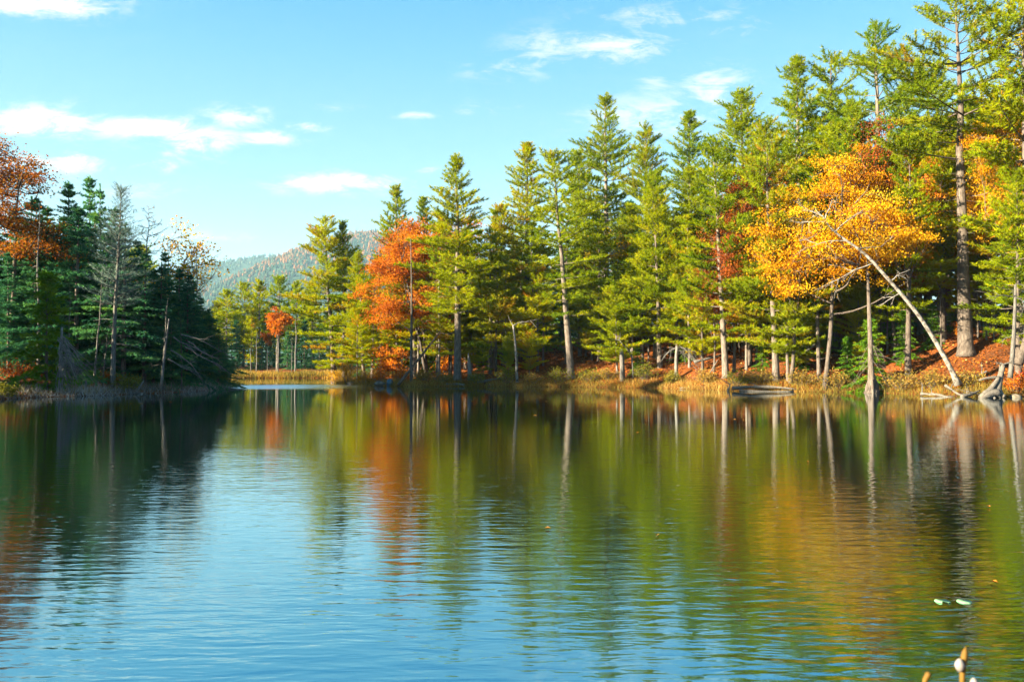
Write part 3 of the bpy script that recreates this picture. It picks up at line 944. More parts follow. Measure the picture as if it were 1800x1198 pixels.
# ------------------------------------------------------------------ right shore, from the point to the right edge
G_R = 'pines along the right shore'
T = [
 # kind, u base, distance, v top, u top, width factor, label, category
 ('end_pine', 588, 91, 383, 572, 1.0, 'leftmost tall pine on the point, long low boughs reaching over the channel', 'pine'),
 ('spire_a', 606, 99, 386, 602, .9, 'bluish pine top close behind the leftmost shore pine', 'pine'),
 ('dense_a', 640, 89, 440, 628, .85, 'bushy light green pine between the leftmost pine and the orange maple', 'pine'),
 ('layer_a', 655, 94, 470, 652, .6, 'slim short pine touching the left edge of the orange maple', 'pine'),
 ('spire_a', 700, 99, 324, 695, 1.0, 'dark pine spire rising just above the orange maple', 'pine'),
 ('maple', 752, 84, 372, 712, 1.05, 'large fork-stemmed maple in full orange leaf near the point', 'maple'),
 ('maple_b', 806, 88, 368, 806, 1.25, 'darker orange maple behind the tall straight pine', 'maple'),
 ('spire_a', 804, 78.5, 272, 804, 1.05, 'tall straight pine with conical top right of the orange maple', 'pine'),
 ('layer_b', 768, 82, 520, 770, .9, 'low spreading pine plume under the right side of the orange maple', 'pine'),
 ('dense_b', 750, 102, 345, 745, .9, 'pine half hidden behind the orange maple, top at its right shoulder', 'pine'),
 ('young_b', 850, 79, 600, 848, .9, 'small yellow-green sapling pine by the pointed snag', 'pine'),
 ('layer_d', 862, 81, 400, 862, .8, 'dark trunked pine just right of the yellow-green sapling', 'pine'),
 ('dense_b', 925, 86, 250, 925, 1.0, 'tall pine with broad crown left of the leaning-trunk pine', 'pine'),
 ('layer_c', 885, 84, 360, 882, .8, 'mid height pine filling the gap right of the conical pine', 'pine'),
 ('layer_b', 1004, 76, 264, 972, 1.0, 'shore pine with clean grey trunk leaning slightly left', 'pine'),
 ('young', 930, 78, 560, 930, .9, 'bright young pine behind the thin white snag', 'pine'),
 ('young', 895, 77.5, 590, 892, .8, 'low bright pine bough clump left of the thin white snag', 'pine'),
 ('spire_b', 1068, 92, 162, 1066, .95, 'tallest emergent pine in the middle of the skyline', 'pine'),
 ('dense_a', 1020, 96, 262, 1018, .85, 'pine crown tucked left of the tallest middle pine', 'pine'),
 ('birch', 1070, 81, 392, 1066, 1.2, 'small bare-stemmed birch with thin yellow leaves', 'birch'),
 ('young', 1085, 74.5, 500, 1080, 1.1, 'light green young pine at the shore below the yellow birch', 'pine'),
 ('dense_a', 1136, 88, 219, 1135, .8, 'narrow dense pine right of the tallest middle pine', 'pine'),
 ('layer_c', 1160, 74, 330, 1148, .85, 'yellow-green layered pine below the narrow dense pine', 'pine'),
 ('dense_b', 1215, 84, 194, 1213, .95, 'dark green pine with rounded top left of the pale pine tip', 'pine'),
 ('layer_a', 1276, 67, 245, 1252, .85, 'layered shore pine with a thin pale pointed tip', 'pine'),
 ('dense_a', 1305, 80, 154, 1302, .95, 'pine with bushy double top above the rust oak', 'pine'),
 ('rust', 1318, 68.5, 270, 1322, 1.0, 'rust red oak showing between pine boughs', 'oak'),
 ('layer_c', 1364, 64, 215, 1345, .82, 'shore pine with stout grey trunk behind the bleached log', 'pine'),
 ('dense_b', 1405, 74, 100, 1400, .95, 'tall pine with narrow forked top left of the golden oak', 'pine'),
 ('layer_d', 1462, 74, 95, 1460, .9, 'tall pine rising behind the golden oak', 'pine'),
 ('gold', 1450, 61, 246, 1482, .95, 'large golden yellow oak hanging over the right shore', 'oak'),
 ('layer_d', 1440, 62.5, 330, 1428, .7, 'slim pine with orange-lit trunk below the golden oak', 'pine'),
 ('layer_b', 1596, 60, 235, 1600, .75, 'pine standing in front of the right side of the golden oak', 'pine'),
 ('layer_a', 1385, 63.5, 400, 1378, .7, 'low pine in front of the left side of the golden oak', 'pine'),
 ('open_top', 1546, 71, 38, 1540, .95, 'open-topped pine against the sky left of the giant pine', 'pine'),
 ('rust', 1545, 65, 190, 1545, .75, 'rusty brown oak crown peeking over the golden oak', 'oak'),
 ('giant', 1699, 60, -25, 1680, 1.0, 'giant pine with thick bare grey trunk near the right edge', 'pine'),
 ('layer_a', 1812, 57, -20, 1800, .9, 'lime green pine cut by the right edge of the view', 'pine'),
 ('gold_b', 1775, 62, 190, 1772, .9, 'small golden tree between the giant pine and the right edge', 'oak'),
 ('layer_b', 1750, 64, 250, 1746, .5, 'slender pine with thin trunk right of the giant pine', 'pine'),
 ('layer_c', 1790, 55, 300, 1788, .8, 'young bright pine low at the right edge', 'pine'),
 ('layer_d', 1630, 70, 120, 1632, .8, 'pine squeezed between the open-topped pine and the giant pine', 'pine'),
]
for i, (k, u, y, vt, ut, wd, lab, cat) in enumerate(T):
    place(k, u, y, vt, lab, cat, G_R if cat == 'pine' else None, wd * (1.25 if cat == 'pine' else 1.0), None, ut)

for (k, u, y, vt, wd, lab) in [
        ('rust', 1290, 67.5, 310, .7, 'rust oak leaves glowing left of the stout pine'),
        ('gold_b', 1390, 63, 300, .9, 'small golden oak leaning out of the left side of the big golden oak'),
        ('gold_b', 1575, 64, 280, .95, 'small golden oak right of the big golden oak'),
        ('maple_b', 1600, 66, 215, .6, 'orange maple showing between the open-topped pine and the giant pine'),
        ('gold', 1792, 58.5, 165, .6, 'golden oak crown at the upper right edge'),
        ('rust', 1440, 70, 420, .7, 'low rust tree behind the slim pine under the golden oak'),
        ('rust', 1255, 69, 430, .8, 'rust sapling crown between the layered pine boughs'),
        ('rust', 880, 90, 480, .8, 'dull rust oak behind the second-row pines left of centre'),
        ('rust', 1045, 90, 440, .7, 'dull rust oak under the tallest middle pine'),
        ('sapling_or', 1690, 64, 560, 1.2, 'orange sapling at the foot of the giant pine'),
        ('rust', 1480, 67, 520, .7, 'rust sapling in the shade under the golden oak'),
        ('birch', 1235, 74, 380, 1.0, 'thin yellow birch left of the layered shore pine'),
]:
    place(k, u, y, vt, lab, 'tree', None, wd)

# second row of pines
LMR = [(600, 'the leftmost shore pine'), (650, 'the slim short pine'), (715, 'the big orange maple'), (805, 'the tall conical pine'), (862, 'the dark trunked pine'), (907, 'the thin white snag'), (950, 'the bright young shore pine'), (1000, 'the leaning grey pine'), (1066, 'the yellow birch'), (1094, 'the pale broken snag'), (1136, 'the narrow dense pine'), (1190, 'the dead tangle'), (1215, 'the round-topped dark pine'), (1265, 'the layered shore pine'), (1330, 'the rust oak'), (1364, 'the stout trunked pine'), (1405, 'the fork-topped pine'), (1460, 'the golden oak'), (1530, 'the shaggy cedar'), (1560, 'the open-topped pine'), (1630, 'the leaning pale trunk'), (1690, 'the giant pine'), (1750, 'the slender right-hand pine'), (1800, 'the lime green edge pine'), (1880, 'the right edge of the view')]
LML = [(0, 'the left edge oak'), (62, 'the thin white snag'), (84, 'the bright young hemlock'), (110, 'the fallen branches'), (125, 'the broad dark hemlock'), (165, 'the leaning grey snag'), (200, 'the pale dead pine'), (228, 'the yellow-green shrub'), (255, 'the leafless slim tree'), (285, 'the drooping dead tree'), (306, 'the half-bare maple'), (345, 'the leafless grey tree'), (370, 'the tip of the left point'), (395, 'the channel')]
LMF = [(330, 'the left point'), (398, 'the end of the left point'), (428, 'the second far pine'), (455, 'the far pine spire'), (487, 'the far orange maple'), (519, 'the tall pale far trunk'), (566, 'the leftmost shore pine'), (606, 'the bluish pine top'), (660, 'the orange maple')]
USED = {}


def near_label(head, u, marks):
    d, (mu, nm) = min((abs(u - m_[0]), m_) for m_ in marks)
    side = 'straight behind' if d < 7 else ('behind and left of' if u < mu else 'behind and right of')
    lab = f'{head} {side} {nm}'
    USED[lab] = USED.get(lab, 0) + 1
    if USED[lab] > 1:
        lab += [', farther back', ', deeper in', ', deepest'][min(USED[lab] - 2, 2)]
    return lab


r2_ = np.random.default_rng(404)
for k in range(30):
    u = 640 + 1210 * (k + r2_.uniform(.1, .9)) / 30
    sh_ = np.interp(u, [590, 720, 1000, 1280, 1530, 1800], [92, 78, 74, 65, 60, 52])
    vt = np.interp(u, [600, 700, 800, 900, 1000, 1065, 1135, 1215, 1300, 1400, 1540, 1700, 1850], [440, 400, 370, 340, 310, 280, 290, 270, 240, 190, 150, 110, 60]) + r2_.uniform(10, 150)
    place(['layer_c', 'dense_a', 'layer_a', 'layer_b', 'dense_b'][k % 5], u, sh_ + r2_.uniform(6, 13), vt, near_label('second-row pine', u, LMR), 'pine', 'second-row pines behind the right shore', r2_.uniform(1.0, 1.35))

for k, u in enumerate([655, 672, 735, 772, 842, 868, 890, 935, 955, 1030, 1052, 1112, 1140, 1178, 1212, 1240, 1300, 1330, 1348, 1392, 1415, 1478, 1505, 1560, 1580, 1655, 1735, 1748]):
    sh_ = np.interp(u, [590, 720, 1000, 1280, 1530, 1800], [90, 78, 75, 66, 61, 54])
    place('pole', u, sh_ + r2_.uniform(2.5, 9), 395 + r2_.uniform(-40, 90) - 0.05 * (u - 900), near_label('slim pale trunk', u, LMR), 'tree', 'slim pale trunks in the wood behind the right shore', .9)

# bright young pines of the fringe
for k, (key, u, y, vt, wd, lab) in enumerate([
        ('young_b', 628, 86, 545, 1.2, 'young pine low behind the glowing golden shrub'),
        ('young', 690, 88, 560, 1.1, 'young pine in the shade under the left side of the maple'),
        ('young_b', 735, 88, 565, 1.1, 'young pine showing between the maple stems'),
        ('young_b', 790, 82, 500, 1.3, 'young pine with wide boughs left of the conical pine trunk'),
        ('young', 830, 84, 520, 1.2, 'young pine behind the short pointed snag'),
        ('young_b', 872, 80, 455, 1.2, 'tall young pine halfway between the pointed snag and the thin white snag'),
        ('young_b', 945, 79, 470, 1.3, 'tall young pine left of the leaning grey pine trunk'),
        ('young', 1040, 80, 480, 1.2, 'young pine right of the leaning grey pine trunk'),
        ('young_b', 1130, 76, 430, 1.2, 'tall young pine right of the light green young pine'),
        ('young_b', 1190, 74, 420, 1.2, 'tall young pine above the dead tangle'),
        ('young', 1235, 70, 430, 1.2, 'yellowish young pine left of the layered pine trunk'),
        ('young_b', 1312, 67, 440, 1.2, 'young pine between the layered pine and the stout pine trunks'),
        ('young', 1395, 64, 470, 1.2, 'young pine right of the stout pine trunk'),
        ('young_b', 1420, 66, 400, 1.1, 'tall young pine below the left edge of the golden oak'),
        ('young', 1510, 64, 480, 1.1, 'young pine left of the shaggy cedar trunk'),
        ('young_b', 1585, 66, 430, 1.1, 'young pine behind the upper leaning pale trunk'),
        ('young_b', 1720, 62, 420, 1.0, 'young pine right against the giant pine trunk'),
]):
    place(key, u, y, vt, lab, 'pine', 'young pines along the right shore', wd)

# hemlock saplings in the shade under the giant pine and along the bank
for k, (u, y, vt, lab) in enumerate([
        (1530, 59.5, 560, 'hemlock sapling growing round the shaggy cedar stump'),
        (1590, 63, 545, 'dark hemlock sapling behind the leaning pale trunk'),
        (1640, 64, 535, 'dark hemlock sapling left of the giant pine trunk'),
        (1672, 67, 525, 'tallest dark hemlock sapling behind the giant pine trunk'),
        (1735, 62, 560, 'green hemlock sapling right of the giant pine trunk'),
        (1790, 60, 545, 'hemlock sapling behind the bleached root stump'),
        (1490, 62, 590, 'small hemlock left of the shaggy cedar stump'),
        (1405, 66, 560, 'hemlock sapling on the slope left of the golden oak trunk'),
        (1340, 67, 590, 'bright hemlock sapling beside the stout pine trunk'),
        (1200, 75, 555, 'dark hemlock sapling behind the broken grey tangle'),
        (1120, 74, 600, 'low hemlock right of the pale broken trunk'),
        (1040, 90, 500, 'dark young hemlock between the middle pine trunks'),
        (960, 89, 520, 'dark young hemlock left of the leaning grey pine trunk'),
        (1560, 68, 470, 'tall hemlock deep in the shade under the golden oak'),
        (1460, 68, 480, 'tall hemlock deep in the shade behind the golden oak trunk'),
]):
    place('hem_s', u, y, vt, lab, 'hemlock', 'hemlock saplings on the right bank')

# orange and rusty saplings
for k, (key, u, y, vt, lab) in enumerate([
        ('sapling_or', 668, 86, 600, 'orange sapling glowing behind the golden shrubs'),
        ('sapling_or', 705, 85, 605, 'orange sapling left of the bare slim trunk'),
        ('sapling_or', 780, 86, 600, 'orange sapling right of the forked maple stems'),
        ('sapling_ru', 830, 86, 585, 'rust sapling behind the pointed snag'),
        ('sapling_ru', 880, 87, 590, 'rust sapling left of the thin white snag'),
        ('sapling_ru', 1030, 84, 600, 'rust sapling right of the leaning grey pine trunk'),
        ('rust', 1380, 70, 500, 'rust sapling among trunks left of the golden oak'),
        ('rust', 1650, 67, 440, 'rust sapling left of the giant trunk at mid height'),
        ('rust', 1300, 73, 540, 'rust sapling behind the layered shore pine'),
        ('rust', 1730, 67, 420, 'orange brown sapling behind the giant pine'),
]):
    place(key, u, y, vt, lab, 'sapling', 'autumn saplings')

# the wood behind
rb = np.random.default_rng(77)
back = ['dense_a', 'dense_b', 'layer_c', 'layer_a', 'hem_a', 'layer_d']
sky_u = [600, 690, 745, 805, 860, 925, 1020, 1065, 1135, 1215, 1300, 1400, 1460, 1540, 1690, 1800, 1900]
sky_v = [470, 430, 430, 400, 390, 330, 330, 300, 300, 280, 240, 200, 190, 170, 120, 90, 80]
for row, (dy, n, vadd) in enumerate([(18, 22, 70), (30, 20, 45), (44, 18, 30)]):
    for k in range(n):
        u = 660 + (1900 - 660) * (k + rb.uniform(.1, .9)) / n
        sh = np.interp(u, [590, 720, 1000, 1280, 1530, 1800], [92, 78, 74, 65, 60, 52])
        vt = np.interp(u, sky_u, sky_v) + vadd + rb.uniform(0, 60)
        place(back[rb.integers(len(back))], u, sh + dy + rb.uniform(-4, 4), vt, near_label(['third-row evergreen', 'fourth-row evergreen', 'farthest evergreen'][row], u, LMR), 'pine', 'evergreens deep in the wood behind the right shore', 1.0)
for k in range(26):
    u = 680 + 1130 * (k + rb.uniform(.1, .9)) / 26
    sh = np.interp(u, [590, 720, 1000, 1280, 1530, 1800], [92, 78, 74, 65, 60, 52])
    place('hem_s' if k % 3 else 'hem_b', u, sh + rb.uniform(19, 30), 505 + rb.uniform(-50, 40), near_label('undergrowth hemlock', u, LMR), 'hemlock', 'undergrowth hemlocks behind the right shore', 1.0)

# ------------------------------------------------------------------ left bank, in shade
for (k, u, y, vt, ut, wd, lab, cat) in [
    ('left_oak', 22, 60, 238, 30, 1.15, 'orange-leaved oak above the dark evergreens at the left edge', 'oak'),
    ('hem_a', 62, 61, 345, 62, 1.0, 'dark hemlock under the orange oak at the left edge', 'hemlock'),
    ('hem_s', 82, 54, 478, 84, 1.0, 'bright green young hemlock at the left waterside', 'hemlock'),
    ('hem_a', 125, 64, 318, 122, .95, 'dark hemlock with broad column left of the pale dead pine', 'hemlock'),
    ('hem_b', 160, 69, 310, 158, .8, 'blue-green hemlock top left of the pale dead pine', 'hemlock'),
    ('hem_c', 178, 66, 322, 176, .7, 'thin hemlock touching the pale dead pine', 'hemlock'),
    ('dead_a', 197, 57, 327, 213, 1.0, 'pale dead pine with bare twiggy crown on the left bank', 'dead tree'),
    ('hem_b', 245, 65, 420, 240, .95, 'dark hemlock right of the pale dead pine', 'hemlock'),
    ('hem_a', 290, 64, 440, 290, .9, 'wide dark hemlock in the middle of the left bank', 'hemlock'),
    ('thin_maple', 306, 70, 393, 305, 1.0, 'half-bare maple with sparse yellow leaves on the left bank', 'maple'),
    ('hem_a', 345, 67, 490, 340, .85, 'dark hemlock at the tip of the left point', 'hemlock'),
    ('hem_b', 372, 71, 540, 368, .9, 'lowest hemlock leaning over the end of the left point', 'hemlock'),
    ('bare', 345, 71, 430, 345, 1.0, 'leafless grey tree at the end of the left bank', 'bare tree'),
    ('bare', 252, 68, 360, 262, .9, 'leafless tree just right of the pale dead pine', 'bare tree'),
    ('snag', 68, 58, 352, 70, .8, 'thin white snag in front of the hemlocks, left edge', 'dead tree'),
    ('snag', 165, 57.5, 470, 180, .9, 'leaning grey snag left of the pale dead pine', 'dead tree'),
    ('snag', 180, 57, 578, 190, 1.3, 'short tilted broken snag beside the pale dead pine', 'dead tree'),
    ('dead_b', 120, 55, 500, 122, .9, 'slim dead trunk behind the tangle of fallen branches', 'dead tree'),
    ('dead_b', 283, 58.5, 520, 296, 1.0, 'dead tree with long drooping branches right of the shrub', 'dead tree'),
    ('hem_a', 15, 58, 440, 15, .9, 'dense hemlock cut by the left edge of the view', 'hemlock'),
    ('hem_c', 320, 61, 540, 318, .8, 'small dark hemlock behind the drooping dead tree', 'hemlock'),
]:
    place(k, u, y, vt, lab, cat, None, wd, None, ut)
lb = np.random.default_rng(21)
for k, (u, y, vt) in enumerate([(312, 66, 470), (330, 69, 480), (352, 68, 520), (365, 70, 545), (384, 71, 575), (395, 72, 600), (300, 62, 560), (335, 65, 590), (270, 63, 470), (255, 61, 540)]):
    place(['hem_a', 'hem_b'][k % 2], u, y, vt, near_label('sloping-clump hemlock', u, LML), 'hemlock', 'hemlocks at the end of the left point', 1.35)
for k in range(30):
    u = -60 + 435 * (k + lb.uniform(.1, .9)) / 30
    y = lb.uniform(60, 70) + (4 if u > 300 else 0)
    vt = np.interp(u, [-60, 60, 120, 170, 205, 240, 300, 345, 375], [345, 345, 345, 345, 360, 420, 455, 500, 560]) + lb.uniform(0, 90)
    place(['hem_a', 'hem_b', 'hem_a', 'hem_c'][k % 4], u, y, vt, near_label('left-bank hemlock', u, LML), 'hemlock', 'hemlocks massed on the left bank', 1.2)
lk = ['hem_a', 'hem_b', 'dense_a', 'hem_a', 'dense_b']
for row, (dy, n) in enumerate([(16, 13), (27, 12), (38, 10)]):
    for k in range(n):
        u = -420 + 730 * (k + lb.uniform(.1, .9)) / n
        if row == 2 and u > 200:
            continue
        y = 56 + dy * .55 + lb.uniform(-3, 3) + max(0, -u) * -0.03
        x = at_y(u, 640, y)[0] - dy * .9
        y = min(y, 66)
        if lake_dist([[x, y]])[0] < 2:
            continue
        uu = CX + x / y * F * math.cos(PITCH)
        vt = np.interp(uu, [-500, 0, 100, 200, 300, 400], [240, 330, 360, 400, 440, 500]) + lb.uniform(10, 60)
        place(lk[lb.integers(len(lk))], uu, y, vt, near_label(['second-row shaded evergreen', 'third-row shaded evergreen', 'farthest shaded evergreen'][row], uu, LML), 'hemlock', 'evergreens in the shaded wood behind the left bank')
for k in range(12):
    y = 14 + 3.3 * k
    x = np.interp(y, [3, 18, 30, 42, 50], [-34, -48, -41, -35, -34]) - lb.uniform(3, 14)
    nm, H0, _, _ = KIND[lk[k % 5]]
    u = CX + x / y * F
    vt = 640 - (15 + lb.uniform(0, 6)) / y * F
    place(lk[k % 5], u, y, vt, 'evergreen on the near left bank outside the view', 'hemlock', 'evergreens on the near left bank')

# ------------------------------------------------------------------ far shore beyond the channel
fb = np.random.default_rng(31)
for (k, u, y, vt, wd, lab, cat) in [
    ('far_a', 398, 150, 512, 1.1, 'far shore pine with yellow-lit top next to the left point', 'pine'),
    ('far_a', 428, 158, 500, 1.1, 'far shore pine, second from the left point', 'pine'),
    ('far_b', 455, 146, 492, 1.1, 'far shore pine spire left of the small orange maple', 'pine'),
    ('far_c', 442, 140, 545, .9, 'low green pine left of the far orange maple', 'pine'),
    ('far_a', 490, 162, 488, 1.15, 'far shore pine with broad top above the orange maple', 'pine'),
    ('far_b', 520, 158, 496, 1.1, 'far shore pine right of the small orange maple', 'pine'),
    ('far_a', 548, 165, 500, 1.1, 'far shore pine half hidden by the leftmost shore pine', 'pine'),
    ('far_c', 380, 155, 530, 1.0, 'far shore pine behind the tip of the left point', 'pine'),
    ('far_maple', 487, 136, 538, .9, 'small round orange maple on the far shore', 'maple'),
    ('far_maple', 470, 150, 575, .7, 'second dull orange maple low on the far shore', 'maple'),
    ('far_hem', 505, 138, 580, 1.0, 'dark hemlock right of the far orange maple', 'hemlock'),
    ('far_hem', 415, 140, 560, 1.0, 'dark hemlock on the far shore by the left point', 'hemlock'),
    ('far_hem', 535, 140, 560, 1.0, 'dark hemlock on the far shore behind the point pine boughs', 'hemlock'),
    ('far_hem', 460, 142, 590, .8, 'small dark hemlock below the far pine spire', 'hemlock'),
    ('snag', 451, 131, 580, 1.2, 'white dead trunk on the far shore left of the orange maple', 'dead tree'),
    ('snag', 519, 129, 555, 1.3, 'tall pale dead trunk at the right of the far shore', 'dead tree'),
    ('snag', 441, 130, 605, 1.2, 'short pale dead trunk on the far meadow edge', 'dead tree'),
    ('snag', 489, 130, 585, 1.2, 'pale slim trunk under the far orange maple', 'dead tree'),
    ('snag', 513, 131, 590, 1.2, 'pale dead trunk beside the tallest far dead trunk', 'dead tree'),
    ('snag', 470, 132, 610, 1.2, 'thin pale stub on the far shore', 'dead tree'),
]:
    place(k, u, y, vt, lab, cat, None, wd)
for k in range(34):
    u = 250 + 420 * (k + fb.uniform(0, 1)) / 34
    y = fb.uniform(158, 205)
    place(['far_a', 'far_hem', 'far_c', 'far_b'][k % 4], u, y, 530 + fb.uniform(-14, 45), near_label('far shore evergreen', u, LMF), 'pine', 'evergreens massed behind the far shore', 1.15)
for k in range(24):
    u = 370 + 290 * (k + fb.uniform(0, 1)) / 24
    place('far_hem', u, fb.uniform(141, 160), 610 + fb.uniform(-18, 12), near_label('low far shore hemlock', u, LMF), 'hemlock', 'low hemlocks along the far shore', 1.3)
for k in range(26):      # the wood goes on to the left of the channel and shades the far shore
    y = fb.uniform(122, 175)
    x = fb.uniform(-125, -72)
    u = CX + x / y * F
    place(['far_a', 'far_hem', 'far_c'][k % 3], u, y, 640 - fb.uniform(17, 23) / y * F, 'evergreen of the wood left of the channel, behind the left bank', 'pine', 'evergreens left of the channel', 1.1)

# ------------------------------------------------------------------ single dead trunks, logs, stumps and stones


def single(name, mb, mat, label, cat, smooth=True, group=None):
    return tag(obj(name, mb.mesh(name, M[mat], smooth)), label, cat, group)


def pix_path(pts):
    return np.array([at_y(u, v, y) for u, v, y in pts])


def smooth_path(P, n=14):
    P = np.asarray(P)
    t = np.linspace(0, 1, len(P))
    tn = np.linspace(0, 1, n)
    q = np.column_stack([np.interp(tn, t, P[:, k]) for k in range(3)])
    for _ in range(2):
        q[1:-1] = (q[:-2] + 2 * q[1:-1] + q[2:]) / 4
    return q


rd = np.random.default_rng(9)
# the leaning pale trunk
b = MB()
P = smooth_path(pix_path([(1684, 676, 53.6), (1672, 648, 53.6), (1645, 600, 53.7), (1610, 545, 53.9), (1565, 495, 54.2), (1520, 442, 54.5), (1478, 418, 54.8), (1452, 392, 55), (1446, 378, 55)]), 22)
tt = np.linspace(0, 1, len(P))
b.tube(P, 0.155 * (1 - tt) ** 0.75 + 0.02 + .12 * np.exp(-tt * 30), 10, True, .5, rd, .04)
for s, d, L in [(.98, (-.5, .2, .5), 2.2), (.93, (.3, .1, .8), 1.8), (.86, (-.2, .4, .9), 2.2), (.80, (.6, 0, .5), 2.6), (.72, (-.9, .1, -.15), 3.0), (.66, (.8, .2, .3), 2.2), (.58, (-.9, .1, -.35), 3.4), (.5, (.7, 0, .5), 1.8), (.9, (-.8, .2, .1), 2.0), (.45, (-.7, 0, -.4), 1.5)]:
    q = np.array([np.interp(s, tt, P[:, k]) for k in range(3)])
    bare_limb(b, q, d, L, 0.05, rd, 2, -.12, 4, 4)
single('leaning_tree', b, 'birch', 'pale mottled bare trunk leaning left over the water at right', 'dead tree')

# slim bare trunk in front of the maple, with twigs
b = MB()
P = smooth_path(pix_path([(723, 678, 77), (723, 600, 77), (724, 520, 77), (722, 420, 77)]), 10)
tt = np.linspace(0, 1, len(P))
b.tube(P, 0.17 * (1 - .8 * tt), 8, True, .5, rd, .05)
for k in range(26):
    s = rd.uniform(.25, 1)
    q = np.array([np.interp(s, tt, P[:, j]) for j in range(3)])
    bare_limb(b, q, rd.normal(0, 1, 3) * [1, 1, .4], rd.uniform(.3, 1.3), .02, rd, 1, -.1, 3, 2)
single('dead_tree', b, 'bark', 'slim straight bare trunk standing in front of the orange maple', 'dead tree')

b = MB()
b.tube(smooth_path(pix_path([(700, 676, 76), (735, 632, 77.5), (772, 585, 79)]), 8), np.linspace(.16, .08, 8), 7, True, .5, rd, .06)
for s in (0.7, 0.85):
    q = at_y(700 + 72 * s, 676 - 91 * s, 76 + 3 * s)
    bare_limb(b, q, (.5, 0, .6), 1.2, .04, rd, 1)
single('leaning_log', b, 'darklog', 'dark fallen trunk propped diagonally against the maple by the bare trunk', 'log')

# pointed snag, thin white snag, broken pale trunk
b = MB()
b.tube(smooth_path(pix_path([(826, 668, 77), (825, 645, 77), (823, 619, 77)]), 7), [.24, .22, .21, .2, .17, .1, .015], 8, True, .5, rd, .06)
single('broken_snag', b, 'deadwood', 'short grey snag broken to a point right of the conical pine', 'snag')
b = MB()
P = smooth_path(pix_path([(909, 672, 75.5), (908, 640, 75.5), (906, 600, 75.5), (902, 572, 75.5)]), 9)
b.tube(P, np.linspace(.15, .08, 9), 7, True, .5, rd, .06)
bare_limb(b, P[-1], (.9, 0, .35), 2.2, .05, rd, 1)
bare_limb(b, P[-1], (-.4, 0, .7), .9, .04, rd, 1)
single('thin_snag', b, 'birch', 'thin white snag standing at the water left of the leaning grey pine', 'snag')
b = MB()
b.tube(smooth_path(pix_path([(1094, 680, 73), (1094, 650, 73), (1093, 622, 73), (1092, 612, 73)]), 8), [.28, .24, .23, .22, .22, .2, .15, .04], 8, True, .5, rd, .06)
single('broken_snag', b, 'deadwood', 'pale broken trunk standing under the light green young pine', 'snag')
b = MB()
b.tube(smooth_path(pix_path([(1113, 676, 73.2), (1112, 640, 73.2), (1108, 610, 73.4)]), 7), np.linspace(.12, .05, 7), 6, True, .5, rd, .06)
bare_limb(b, at_y(1110, 625, 73.3), (-.5, 0, .8), 2.5, .06, rd, 1)
single('thin_snag', b, 'deadwood', 'thin curved grey stem right of the pale broken trunk', 'snag')
# hanging grey tangle near 1200
b = MB()
q = at_y(1196, 612, 70.5)
b.tube(smooth_path(pix_path([(1190, 672, 70.5), (1188, 640, 70.5), (1190, 608, 70.5)]), 7), np.linspace(.2, .12, 7), 7, True, .5, rd, .05)
for k in range(16):
    bare_limb(b, q + rd.normal(0, .15, 3), (rd.normal(.5, .8), rd.normal(0, .4), rd.uniform(-.5, .3)), rd.uniform(1.2, 2.2), .03, rd, 2, -.55, 3, 3)
single('dead_tangle', b, 'deadwood', 'grey stump with drooping tangle of dead twigs left of the layered pine', 'snag')
# cedar stump with shaggy flare
b = MB()
P = smooth_path(pix_path([(1533, 692, 58), (1533, 676, 58), (1531, 650, 58), (1530, 600, 58), (1527, 520, 58.2), (1524, 440, 58.4)]), 12)
b.tube(P, [.55, .36, .28, .25, .22, .20, .18, .16, .14, .11, .08, .03], 10, True, .5, rd, .08)
for k in range(10):
    a = k * .63
    p0 = P[1] + [math.cos(a) * .24, math.sin(a) * .24, rd.uniform(.2, .9)]
    b.tube(np.array([p0, p0 + [math.cos(a) * .10, math.sin(a) * .10, -.4], p0 + [math.cos(a) * .26, math.sin(a) * .26, -1.3]]), [.05, .10, .12], 5, False)
for k in range(24):
    bare_limb(b, P[5] + rd.normal(0, .12, 3) + [0, 0, rd.uniform(-.8, 1.8)], (rd.normal(0, 1), rd.normal(0, .5), rd.uniform(-.6, .2)), rd.uniform(.5, 2.2), .02, rd, 1, -.3, 3, 3)
single('cedar_stump', b, 'bark', 'shaggy brown cedar trunk with flared roots at the water line', 'stump')
# dead thin trunk at right edge
b = MB()
P = smooth_path(pix_path([(1776, 664, 51.8), (1780, 620, 51.8), (1784, 560, 51.8), (1785, 500, 51.8)]), 9)
b.tube(P, np.linspace(.17, .07, 9), 7, True, .5, rd, .05)
for k in range(12):
    bare_limb(b, P[rd.integers(4, 9)], (rd.normal(.2, .8), rd.normal(0, .4), rd.uniform(-.4, .5)), rd.uniform(.8, 2.4), .03, rd, 2, -.25, 3, 3)
single('thin_snag', b, 'deadwood', 'thin grey trunk with bare drooping branches at the right edge', 'snag')


def log(label, pts, r, mat='driftwood', limbs=0, name='fallen_log', taper=.6, seed=1):
    r_ = np.random.default_rng(seed)
    b = MB()
    P = smooth_path(pix_path(pts) if len(pts[0]) == 3 else pts, 10)
    t = np.linspace(0, 1, 10)
    b.tube(P, r * (1 - taper * t) * (1 + .12 * r_.standard_normal(10)), 8, True, .5, r_, .07)
    for k in range(limbs):
        bare_limb(b, P[r_.integers(2, 10)], (r_.normal(0, .8), r_.normal(0, .5), r_.uniform(0, .9)), r_.uniform(.4, 1.3), r * .28, r_, 1, -.1, 4, 2)
    return single(name, b, mat, label, 'log')


